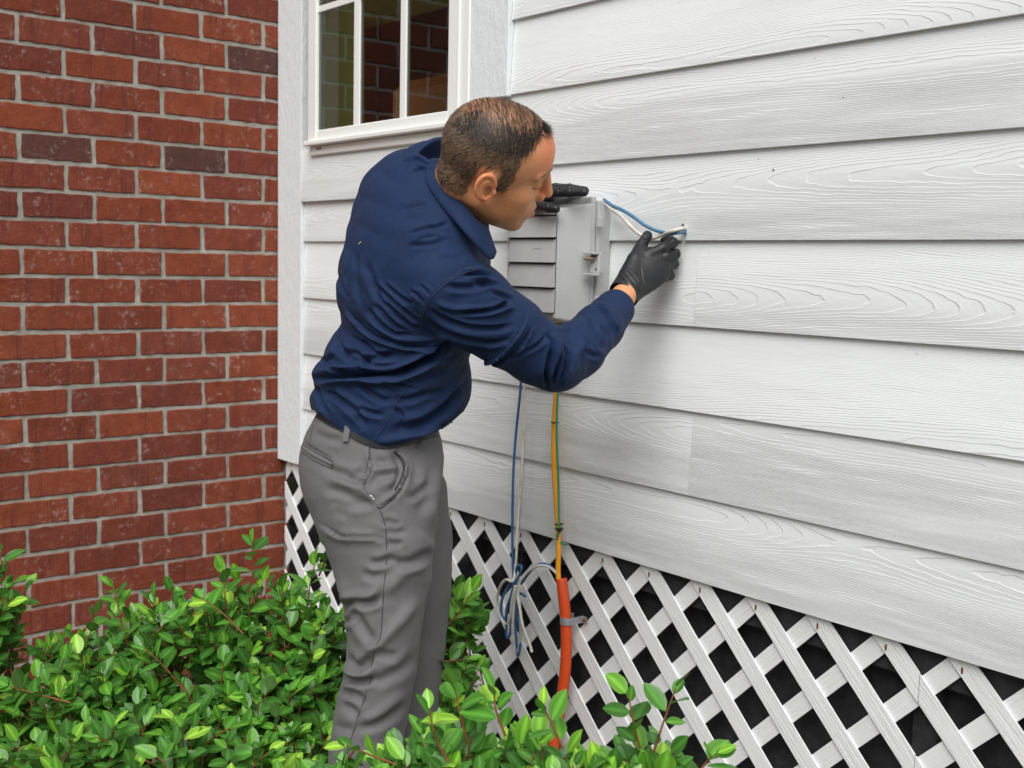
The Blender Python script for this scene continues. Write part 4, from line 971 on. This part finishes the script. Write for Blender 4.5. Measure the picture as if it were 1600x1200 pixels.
# the rest of the body inside the clothes: trunk, arms, legs, same mesh
def limb(pts, r, n=14): return tube_vf([np.array(p) for p in pts], r, n, 5)
sk_ = [limb([cf(600, 700, 2.285), cf(622, 560, 2.26), cf(648, 440, 2.22), cf(668, 350, 2.19), cf(703, 305, 2.165)], [.07, .085, .10, .09, .06]),
       limb([cf(662, 400, 2.17), cf(700, 452, 2.08), cf(790, 515, 2.12), cf(868, 563, 2.18), cf(935, 513, 2.287), cf(972, 466, 2.366), cf(979, 456.5, 2.385)], [.06, .052, .044, .036, .031, .0262, .0240], 22),
       limb([LSH + (.0, 0, .05), LSH, LEL, cf(820, 306, 2.66)], [.06, .055, .042, .03]),
       limb([cf(584, 740, 2.25), cf(591, 815, 2.19), cf(600, 950, 2.175), cf(583, 1100, 2.17), cf(563, 1300, 2.17), cf(560, 1525, 2.17)], [.07, .06, .05, .045, .045, .04]),
       limb([cf(610, 740, 2.33), cf(645, 850, 2.40), cf(640, 1000, 2.40), cf(622, 1300, 2.41), cf(618, 1410, 2.42)], [.07, .055, .05, .045, .04])]
Vb, Fb = join((Vc, Qh.tolist()), *sk_)
body = part('body', c2w(Vb), Fb, M_skin, person, True)
for nm, arr in (('hairmask', np.clip(hm + beard, 0, 1)), ('redmask', np.clip(redm, 0, 1))):
    at_ = body.data.attributes.new(nm, 'FLOAT', 'POINT'); at_.data.foreach_set('value', np.r_[arr, np.zeros(len(Vb) - nh)].astype(np.float32))
# lips, brow, lashes
bvh_head = BVHTree.FromPolygons(Vh.tolist(), Qh.tolist())
def onhead(p, lift=.0):
    l, n, i, d = bvh_head.find_nearest(Vector(p)); return np.array(l + n*lift), np.array(n)
def hpart(name, vf, mat): return part(name, c2w(h2c(vf[0])), vf[1], mat, body, True)
# hair strands
rs = np.random.RandomState(11)
Nh = normals(Vh, Qh)
def strands(ids, length, dirf, width, seg, lift, mat_name, mat, parent):
    Vs, Fs = [], []
    for i in ids:
        p = Vh[i] + rs.uniform(-.001, .001, 3); n = Nh[i]; L = length*rs.uniform(.6, 1.25); d = dirf(p, n); side = None; row = []
        w_ = width*rs.uniform(.7, 1.3)
        for s in range(seg + 1):
            if s:
                p = p + d*(L/seg)
                q, n = onhead(p); tgt = lift*(s/seg)*rs.uniform(.5, 1.5)
                p = q + n*max(tgt, .0004); d = d - n*(d @ n)*.7 + rs.normal(0, .10, 3); d /= np.linalg.norm(d)
            b = np.cross(d, n); b /= np.linalg.norm(b) + 1e-9; ww = w_*(1 - .75*s/seg)
            row.append((p - b*ww, p + b*ww))
        k = len(Vs)
        for a, b in row: Vs += [a, b]
        for s in range(seg): Fs.append([k+2*s, k+2*s+1, k+2*s+3, k+2*s+2])
    o = part(mat_name, c2w(h2c(np.array(Vs))), Fs, mat, parent, True); return o
def tang(v, n):
    v = v - n*(v @ n); return v/(np.linalg.norm(v) + 1e-9)
side_d = lambda p, n: tang(v3(-.60, 0, -.70) + rs.normal(0, .12, 3), n) * .95 + n*.28
back_top = lambda p, n: tang(v3(.30, -1.0, -.1) + rs.normal(0, .10, 3), n)
vis = (Nh @ c2h(np.zeros(3))[:, None])[:, 0]  # rough: all around is kept
w_side = cov*(1 - topm); w_top = cov*topm*np.where(Vh[:, 0] < -.0, .75, 1.0)
cand = np.arange(nh)
ids1 = rs.choice(cand, 13000, p=w_side/w_side.sum()); ids2 = rs.choice(cand, 1050, p=w_top/w_top.sum())
hair = strands(ids1[:6500], .0085, side_d, .00030, 2, .0018, 'hair', M_hair, person)
tag(hair, 'short dark brown clipped hair, thin on top')
strands(ids1[6500:], .0085, side_d, .00026, 2, .0018, 'grey_hairs', M_hair2, hair)
strands(ids2, .030, back_top, .00034, 6, .0022, 'top_hair', M_hair, hair)
edge = cand[(cov > .3) & (Vh[:, 2] > .076) & (Vh[:, 2] < .108) & (Vh[:, 1] < -.012)]
strands(rs.choice(edge, 900), .016, lambda p, n: tang(v3(.25, -.6, -.5) + rs.normal(0, .15, 3), n)*.95 + n*.25, .00036, 4, .003, 'dark_fringe', M_hair, hair)
fr_ = cand[(cov > .1) & (Vh[:, 0] > .060) & (Vh[:, 2] > .082)]
strands(rs.choice(fr_, 420), .022, lambda p, n: tang(v3(1.0, -.25, .1) + rs.normal(0, .25, 3), n)*.8 + n*.6, .00025, 4, .007, 'front_tuft', M_hair, hair)
br = cand[(np.abs(np.abs(Vh[:, 1]) - .031) < .020) & (np.abs(Vh[:, 2] - .0335) < .0035) & (Vh[:, 0] > .06)]
strands(rs.choice(br, 260), .006, lambda p, n: tang(v3(-.5, np.sign(p[1])*.8, .0) + rs.normal(0, .2, 3), n), .00022, 2, .0012, 'eyebrow_hairs', M_hair, hair)
for s in (-1, 1):
    arc = []
    for t in np.linspace(-1, 1, 9):
        q, n = onhead((.089 - .012*max(t, 0)**2 - .003*t, s*(.0315 + .0135*t), .0050 + .0028*t*t), .0003); arc.append(q)
    hpart('eyelash_line', tube_vf(arc, [.0004, .0011, .0011, .0004], 5, 1), M_hair)
    arc = [onhead((.095 - .010*abs(t), s*(.0300 + .013*t), .0165 - .003*t*t), .0001)[0] for t in np.linspace(-1, 1, 9)]
    hpart('eyelid_crease_shade', tube_vf(arc, [.0002, .0006, .0002], 5, 1), plain('painted crease shade', (.20, .075, .045), .6))  # darker tube paints the fold's shade onto the lid
V_l = []
for z0, pts_, rr in (('u', [(.076, -.0255, -.0688), (.0905, -.013, -.0645), (.0975, 0, -.0632), (.0905, .013, -.0645), (.076, .0255, -.0688)], [.0016, .0046, .0050, .0046, .0016]), ('l', [(.075, -.024, -.0713), (.0908, -.012, -.0768), (.0970, 0, -.0782), (.0908, .012, -.0768), (.075, .024, -.0713)], [.0018, .0060, .0068, .0060, .0018])):
    V_l.append(tube_vf([v3(*p) + v3(.0012, 0, 0) for p in pts_], rr, 10, 5))
hpart('lips', join(*V_l), M_lip)

# ---------------------------------------------------------------- gloves
def glove(fn, lo, hi, cut, strokes, h=.0013):
    V, Q = surface_nets(fn, lo, hi, h); V = smooth_mesh(V, Q, 1, .4); V = sculpt(V, Q, strokes)
    if cut is not None:
        c, n = cut; dd_ = (V - c) @ n; k = dd_ < 0; Q = Q[~k[Q].all(1)]; V = V - np.where(k & (dd_ > -.004), dd_, 0)[:, None]*n
        Q = Q[((V - c) @ n)[Q].min(1) > -1e-4]
    o = part('glove', c2w(V), Q, M_glove, person, True); m = o.modifiers.new('thickness', 'SOLIDIFY'); m.thickness = .0012; m.offset = 1; return o, V, Q
pm = [(962, 478, 2.36, .0320, .031), (974, 461, 2.382, .0310, .0290), (985, 447, 2.395, .0335, .0245), (1001, 431, 2.408, .0400, .0185), (1018, 417, 2.418, .0410, .0165), (1030, 409, 2.424, .0365, .0135)]
PMs = Sweep([cf(*p[:3]) for p in pm], [p[3] for p in pm], [p[4] for p in pm], [(.60, -.80, .06)]*len(pm), 3)
fing = [([(1014, 398, 2.418), (1036, 388, 2.424), (1051, 379, 2.437), (1046, 373.5, 2.458), (1038, 376, 2.472)], [.0105, .0102, .0094, .0086, .0078]),
        ([(1020, 408, 2.42), (1040, 402, 2.426), (1055, 397, 2.442), (1048, 398, 2.466), (1036, 396, 2.478)], [.0105, .0102, .0095, .0088, .0080]),
        ([(1020, 420, 2.42), (1039, 416, 2.426), (1053, 412.5, 2.442), (1046, 415, 2.465), (1034, 412, 2.476)], [.0105, .0100, .0092, .0086, .0078]),
        ([(1014, 432, 2.416), (1033, 431, 2.424), (1047, 430.5, 2.438), (1041, 433, 2.458), (1030, 430, 2.468)], [.0100, .0092, .0084, .0078, .0072])]
th_ = ([(983, 430, 2.40), (991, 405, 2.416), (1003, 382, 2.440), (1011.5, 368, 2.455)], [.0165, .0130, .0106, .0092])
def rglove_fn(P):
    f = PMs(P)
    for pts, r in fing: f = smin(f, chain(P, [cf(*p) for p in pts], r, .004), .0055)
    return smin(f, chain(P, [cf(*p) for p in th_[0]], th_[1], .004), .010)
wax = cf(985, 447, 2.395) - cf(962, 478, 2.36); wax /= np.linalg.norm(wax)
G6 = lambda *p: lines(6.0, 950, 300, p)
gs = [(G6((100, 800), (170, 840), (230, 920), (260, 1000)), 2.2, 2.0, 'v'), (G6((130, 760), (210, 820), (270, 900), (300, 980)), 2.2, 1.8, 'v'), (G6((160, 720), (240, 790), (300, 880)), 2.0, 1.4, 'v'), (G6((300, 690), (320, 800), (330, 920)), 2, 1.0, 'v'),
      (G6((320, 440), (350, 420), (390, 440)), 1.6, .9, 'v'), (G6((310, 470), (350, 450), (395, 465)), 1.6, .9, 'v'), (G6((560, 570), (600, 555), (620, 535)), 1.6, 1.2, 'v'), (G6((585, 665), (615, 650), (635, 640)), 1.6, 1.2, 'v'), (G6((570, 770), (595, 755), (610, 745)), 1.6, 1.2, 'v')]
gs = [(a_, b_, c_*.55, k_) for a_, b_, c_, k_ in gs]
glove(rglove_fn, cf(940, 500, 2.5) - .02, cf(1075, 345, 2.33) + .03, (cf(974, 461, 2.381), wax), gs)
# left hand on top of the box
def wb(u, v, y): return w2c(hit(u, v, 1, y))
lf = [([(838, 306, -.125), (862, 301, -.118), (890, 300.5, -.108), (913, 300.5, -.096)], [.0125, .0105, .0096, .0080]),
      ([(842, 301, -.100), (866, 295.5, -.094), (892, 296, -.084), (914, 298, -.072)], [.0125, .0105, .0096, .0080]),
      ([(846, 299, -.075), (868, 294, -.070), (890, 294.5, -.060), (908, 297, -.050)], [.012, .0100, .0092, .0078]),
      ([(848, 300, -.052), (868, 297, -.046), (888, 298, -.038)], [.011, .0092, .0076])]
lt_ = ([(826, 312, -.128), (842, 321, -.140), (858, 324.5, -.142), (868.5, 326.5, -.140)], [.014, .0108, .0098, .0084])
def lglove_fn(P):
    f = ell(P, wb(830, 306, -.09), (.045, .020, .050))
    f = smin(f, cone(P, wb(812, 308, -.09), wb(780, 300, -.07), .030, .030), .02)
    for pts, r in lf: f = smin(f, chain(P, [wb(*p) for p in pts], r, .004), .006)
    return smin(f, chain(P, [wb(*p) for p in lt_[0]], lt_[1], .004), .008)
c0 = wb(845, 305, -.09); 
glove(lglove_fn, c0 - v3(.15, .07, .17), c0 + v3(.16, .07, .19), None, [([(868, 292), (874, 297), (872, 302)], 2, 1, 'v'), ([(890, 292), (893, 298), (891, 303)], 2, .8, 'v'), ([(850, 319), (853, 324), (851, 329)], 1.8, .8, 'v')], .0016)
# shoes
def shoe(u, v, d):
    a = at(u, v, d); g = GROUND; fwd = np.array([.45, .89, 0]); sd = np.array([.89, -.45, 0])
    secs = [(-.075, .030, .075), (-.05, .036, .095), (0, .038, .105), (.06, .043, .080), (.12, .048, .058), (.17, .042, .045), (.195, .022, .03)]
    V = []; n = 10
    for s, hw, hh in secs:
        c = np.array([a[0], a[1], g]) + fwd*s
        for j in range(n):
            t = math.pi*j/(n-1); V.append(c + sd*hw*math.cos(t) + np.array([0, 0, hh])*math.sin(t)**.8 + (0, 0, .004))
    F = [[i*n+j, i*n+(j+1) % n, (i+1)*n+(j+1) % n, (i+1)*n+j] for i in range(len(secs)-1) for j in range(n)] + [list(range(n))[::-1], [(len(secs)-1)*n + j for j in range(n)]]
    part('shoe', V, F, M_shoe, person, True)
shoe(560, 1540, 2.17); shoe(618, 1425, 2.42)
# ================================================================== shrubs
def leaf_mat():
    t = NT('glossy shrub leaf'); a = t.n('Attribute', props={'attribute_name': 'tint'}, out=0)
    v = t.coord(); n = t.noise(v, 60, 3)
    c = t.mix(t.math('MULTIPLY', n, .3), a, t.mix(1.0, a, (.7, .8, .6), 'MULTIPLY'))
    geo = t.t.nodes.new('ShaderNodeNewGeometry').outputs['Backfacing']
    c = t.mix(t.math('MULTIPLY', geo, .55), c, (.13, .22, .07))
    t.fin(c, t.math('MULTIPLY_ADD', geo, .30, .30), t.bump(t.noise(v, 220, 2), .0006, .5), Specular_IOR_Level=.45)
    tr = t.t.nodes.new('ShaderNodeBsdfTranslucent'); t.set(tr.inputs[0], t.mix(1.0, c, (1.3, 1.6, .7), 'MULTIPLY'))
    mx = t.t.nodes.new('ShaderNodeMixShader'); mx.inputs[0].default_value = .22
    t.t.links.new(t.b.outputs[0], mx.inputs[1]); t.t.links.new(tr.outputs[0], mx.inputs[2]); t.t.links.new(mx.outputs[0], t.o.inputs['Surface'])
    return t.m
M_leaf = leaf_mat()
M_twig = plain('red-brown twig', (.20, .075, .025), .6, .3, 60, .35); M_stem = plain('woody stem', (.07, .05, .035), .8, .3, 40, .4)
def leaf_vf(L, W, fold, curl, wave=0.0):
    rows = [(0, .03), (.05, .26), (.20, .76), (.40, 1.0), (.62, .95), (.80, .66), (.93, .27), (1.0, .0)]
    V, F = [], []
    for s, wd in rows:
        x = L*s; z0 = -curl*L*s*s; hw = W/2*wd; wz = wave*math.sin(s*9)*W
        V += [(x, -hw, z0 + fold*hw + wz), (x, -hw*.5, z0 + fold*hw*.38), (x, 0, z0), (x, hw*.5, z0 + fold*hw*.38), (x, hw, z0 + fold*hw - wz)]
    for i in range(len(rows) - 1):
        for j in range(4): a = i*5 + j; F.append([a, a+5, a+6, a+1])
    return np.array(V), F
PAL = [(.038, .130, .028), (.046, .155, .032), (.054, .180, .034), (.032, .110, .026), (.070, .215, .036), (.125, .31, .045), (.19, .38, .06), (.095, .26, .040)]
LEAFV = []
for i in range(8):
    r_ = np.random.RandomState(40 + i)
    V, F = leaf_vf(.058*r_.uniform(.92, 1.08), .0345*r_.uniform(.9, 1.12), r_.uniform(.06, .28), r_.uniform(.02, .22), r_.uniform(0, .05))
    me = mesh('leaf', V, F, M_leaf, True); tn = me.attributes.new('tint', 'FLOAT_COLOR', 'POINT')
    base = np.array(PAL[i])*np.array([1.42, 1.25, .90]); cols = []
    for k in range(len(V)):
        j = k % 5; m = 1.9 if j == 2 else (1.25 if j in (0, 4) else 1.0); cols += [*(base*m), 1.0]
    tn.data.foreach_set('color', np.array(cols, np.float32)); LEAFV.append((V, F, me, np.array(cols).reshape(-1, 4)))
def frame(d, up):
    x = d/np.linalg.norm(d); y = np.cross(up, x); y /= np.linalg.norm(y) + 1e-9; return np.stack([x, y, np.cross(x, y)], 1)
def shrub(lobes, base, ntw, label, seed, sprigs=(), nobj=300, scale=1.0, young=.16):
    """lobes: (u,v,d, radius u px, radius v px, radius depth m) in the photograph's pixels -> ellipsoids of foliage; sprigs: explicit shoots (list of (u,v,d))"""
    rs = np.random.RandomState(seed); L = []
    for u, v, d, ru, rv, rd in lobes: L.append((cf(u, v, d), np.array([ru/FPX*d, rv/FPX*d, rd])))
    base = np.array(base, float); root = thing('shrub', (base[0], base[1], GROUND), label, 'shrub', 'glossy green shrubs in the bed')
    vol = np.array([r.prod()**.667 for c, r in L]); vol /= vol.sum(); tw = []; upw = np.array([0, 0, 1.])
    upc = np.array([RT[2], UP[2], -FW[2]])                   # world up in camera frame
    stems, leaves = [], []
    for k in range(ntw):
        c, r = L[rs.choice(len(L), p=vol)]
        while True:
            dvec = rs.normal(size=3); dvec /= np.linalg.norm(dvec)
            if dvec @ upc > -.55: break
        shell = rs.uniform(.55, 1.0)**.6
        tip = c + dvec*r*shell
        if any((((tip - c2)/r2)**2).sum() < .45 for c2, r2 in L) and rs.rand() < .8: continue
        g = dvec/r; g /= np.linalg.norm(g); dirn = g*.55 + upc*.65 + rs.normal(0, .28, 3); dirn /= np.linalg.norm(dirn)
        tw.append((tip - dirn*rs.uniform(.09, .16)*scale, tip, shell > .8))
    allt = [(c2w(np.array([a, (a*.45 + b*.55) + rs.normal(0, .006, 3), b])), o) for a, b, o in tw] + [(np.array([at(*p) for p in s]), True) for s in sprigs]
    for P, outer in allt:
        Pc = catmull(P, 5); ln = np.linalg.norm(np.diff(Pc, axis=0), axis=1).sum()
        stems.append((Pc, outer)); n = max(5, int(ln/.0155)); ph = rs.uniform(0, 6.28)
        for i in range(n + 1):
            s = .12 + .88*(i/n)**.85; q = s*(len(Pc) - 1); j = min(int(q), len(Pc) - 2); p = Pc[j] + (Pc[j+1] - Pc[j])*(q - j); T = Pc[j+1] - Pc[j]; T /= np.linalg.norm(T)
            a = np.cross(T, [.3, .5, .8]); a /= np.linalg.norm(a); b = np.cross(T, a); ang = ph + i*2.4 if i < n else rs.uniform(0, 6.28)
            out = a*math.cos(ang) + b*math.sin(ang)
            op = rs.uniform(.75, 1.25) if i < n - 1 else rs.uniform(.2, .6)
            d = T*math.cos(op) + out*math.sin(op); d = d + np.array([0, 0, -.10]); d /= np.linalg.norm(d)
            upv = T*.6 + np.array([0, 0, .8]) - FW*.45 + rs.normal(0, .22, 3)
            R = frame(d, upv); sz = scale*rs.uniform(.55, 1.08)*(1.0 if i < n - 1 else .8)
            if s > .86 and outer and rs.rand() < .55: vr = rs.choice([4, 5, 5, 7, 7, 6])
            else: vr = rs.choice([0, 1, 2, 3, 4, 7], p=[.24, .24, .2, .18, .09, .05])
            if rs.rand() < young*.12: vr = 6
            leaves.append((p + d*.003, R, sz, vr))
    # twigs: the outer ones are parts, woody stems run to the ground
    bl = root_loc(root); vf = []
    for P, outer in stems: vf.append(tube_vf(P, [.0022, .0016, .0010], 5, 1, False))
    V, F = join(*vf); tg = part('twigs', V, F, M_twig, root, True); tag(tg, kind='stuff')
    for i in range(9):
        P = stems[rs.randint(len(stems))][0][0]; q = np.array([base[0] + rs.uniform(-.07, .07), base[1] + rs.uniform(-.07, .07), GROUND - .01]); m = (P + q)/2 + rs.normal(0, .03, 3) + np.array([0, 0, -.04])
        part('stem', *tube_vf([q, m, P], [.009, .006, .0025], 7, 6), M_stem, root, True)
    # pick the leaves that show largest: nearest per small picture cell
    cen = np.array([p + R[:, 0]*.028*sz for p, R, sz, vr in leaves]); C = w2c(cen); u, v = px(C); dep = -C[:, 2]
    inside = (u > -20) & (u < 1620) & (v < 1215); order = np.argsort(dep); seen, pick = {}, []
    for i in order:
        if not inside[i]: continue
        key = (int(u[i]//14), int(v[i]//14))
        if key in seen: continue
        seen[key] = 1; pick.append(i)
        if len(pick) >= nobj: break
    ps = set(pick); Vs, Fs, Cs, nn = [], [], [], 0
    for i, (p, R, sz, vr) in enumerate(leaves):
        V, F, me, cols = LEAFV[vr]
        if i in ps:
            o = bpy.data.objects.new('leaf', me); COL.objects.link(o); o.parent = root
            m4 = Matrix.Identity(4)
            for a in range(3):
                for b in range(3): m4[a][b] = R[a, b]*sz
                m4[a][3] = p[a] - bl[a]
            o.matrix_local = m4
        else:
            Vs.append(V @ (R.T*sz) + p - bl); Fs.append(np.array(F) + nn); Cs.append(cols); nn += len(V)
    if Vs:
        me = mesh('foliage', np.concatenate(Vs), np.concatenate(Fs).tolist(), M_leaf, True); tn = me.attributes.new('tint', 'FLOAT_COLOR', 'POINT'); tn.data.foreach_set('color', np.concatenate(Cs).astype(np.float32).ravel())
        tag(link('foliage', me, root), kind='stuff')
    return root
def wpx(u, v, d): q = at(u, v, d); return (q[0], q[1])
shrub([(300, 1080, 2.50, 230, 165, .22), (420, 1030, 2.50, 130, 135, .16), (170, 1120, 2.45, 170, 150, .2), (440, 1160, 2.35, 140, 130, .12), (250, 1210, 2.2, 260, 110, .2), (500, 1080, 2.44, 60, 140, .12)],
      wpx(320, 1400, 2.5), 820, 'broad glossy green shrub in front of the brick wall, left of the trouser leg', 1,
      sprigs=[[(498, 900, 2.5), (512, 868, 2.5), (524, 842, 2.5)], [(480, 1010, 2.45), (482, 930, 2.47), (492, 880, 2.48)], [(355, 1000, 2.45), (352, 935, 2.45), (348, 890, 2.46)], [(398, 950, 2.5), (396, 890, 2.5), (394, 848, 2.5)],
              [(200, 1010, 2.4), (185, 950, 2.4), (178, 918, 2.4)], [(110, 1098, 2.2), (60, 1085, 2.2), (14, 1072, 2.2)], [(290, 1080, 2.3), (255, 1040, 2.3), (225, 1012, 2.3)], [(380, 990, 2.35), (350, 960, 2.36), (318, 936, 2.37)]], scale=.86)
shrub([(-40, 930, 2.35, 70, 75, .15), (-20, 1010, 2.40, 60, 80, .15), (-60, 1080, 2.4, 90, 120, .15)], wpx(-60, 1400, 2.4), 90, 'green shrub cut off by the left edge of the picture', 2, nobj=120, scale=.86)
shrub([(700, 985, 2.52, 55, 75, .10), (690, 1080, 2.50, 70, 90, .12), (640, 1160, 2.50, 110, 90, .12)], wpx(690, 1330, 2.5), 130, 'dark green shrub between the trouser leg and the lattice', 3, nobj=160, young=.05, scale=.86,
      sprigs=[[(690, 985, 2.4), (715, 960, 2.4), (738, 925, 2.4)], [(672, 1030, 2.4), (700, 1033, 2.4), (730, 1030, 2.4)]])
shrub([(740, 1243, 1.72, 200, 88, .16), (690, 1215, 1.75, 90, 65, .10), (840, 1248, 1.75, 100, 45, .10), (560, 1265, 1.75, 140, 55, .12)], wpx(760, 1600, 1.75), 330, 'bright green shrub at the bottom edge in front of the trouser leg', 4, nobj=250, scale=.90,
      sprigs=[[(730, 1160, 1.72), (718, 1110, 1.72), (710, 1072, 1.72)], [(790, 1150, 1.7), (775, 1110, 1.7), (772, 1080, 1.7)], [(620, 1195, 1.68), (575, 1178, 1.68), (545, 1165, 1.68)], [(880, 1170, 1.68), (862, 1130, 1.68), (850, 1105, 1.68)], [(700, 1190, 1.66), (680, 1150, 1.66), (672, 1110, 1.66)]])
shrub([(1010, 1245, 1.72, 92, 70, .10), (950, 1248, 1.75, 60, 45, .08), (1060, 1245, 1.75, 50, 42, .08)], wpx(1010, 1600, 1.75), 110, 'small green shrub with upright shoots before the lattice at the bottom', 5, nobj=110, scale=.95,
      sprigs=[[(1020, 1180, 1.70), (1038, 1125, 1.70), (1056, 1075, 1.70)], [(1000, 1170, 1.72), (990, 1130, 1.72), (982, 1085, 1.72)], [(1090, 1210, 1.72), (1105, 1190, 1.72), (1118, 1178, 1.72)]])
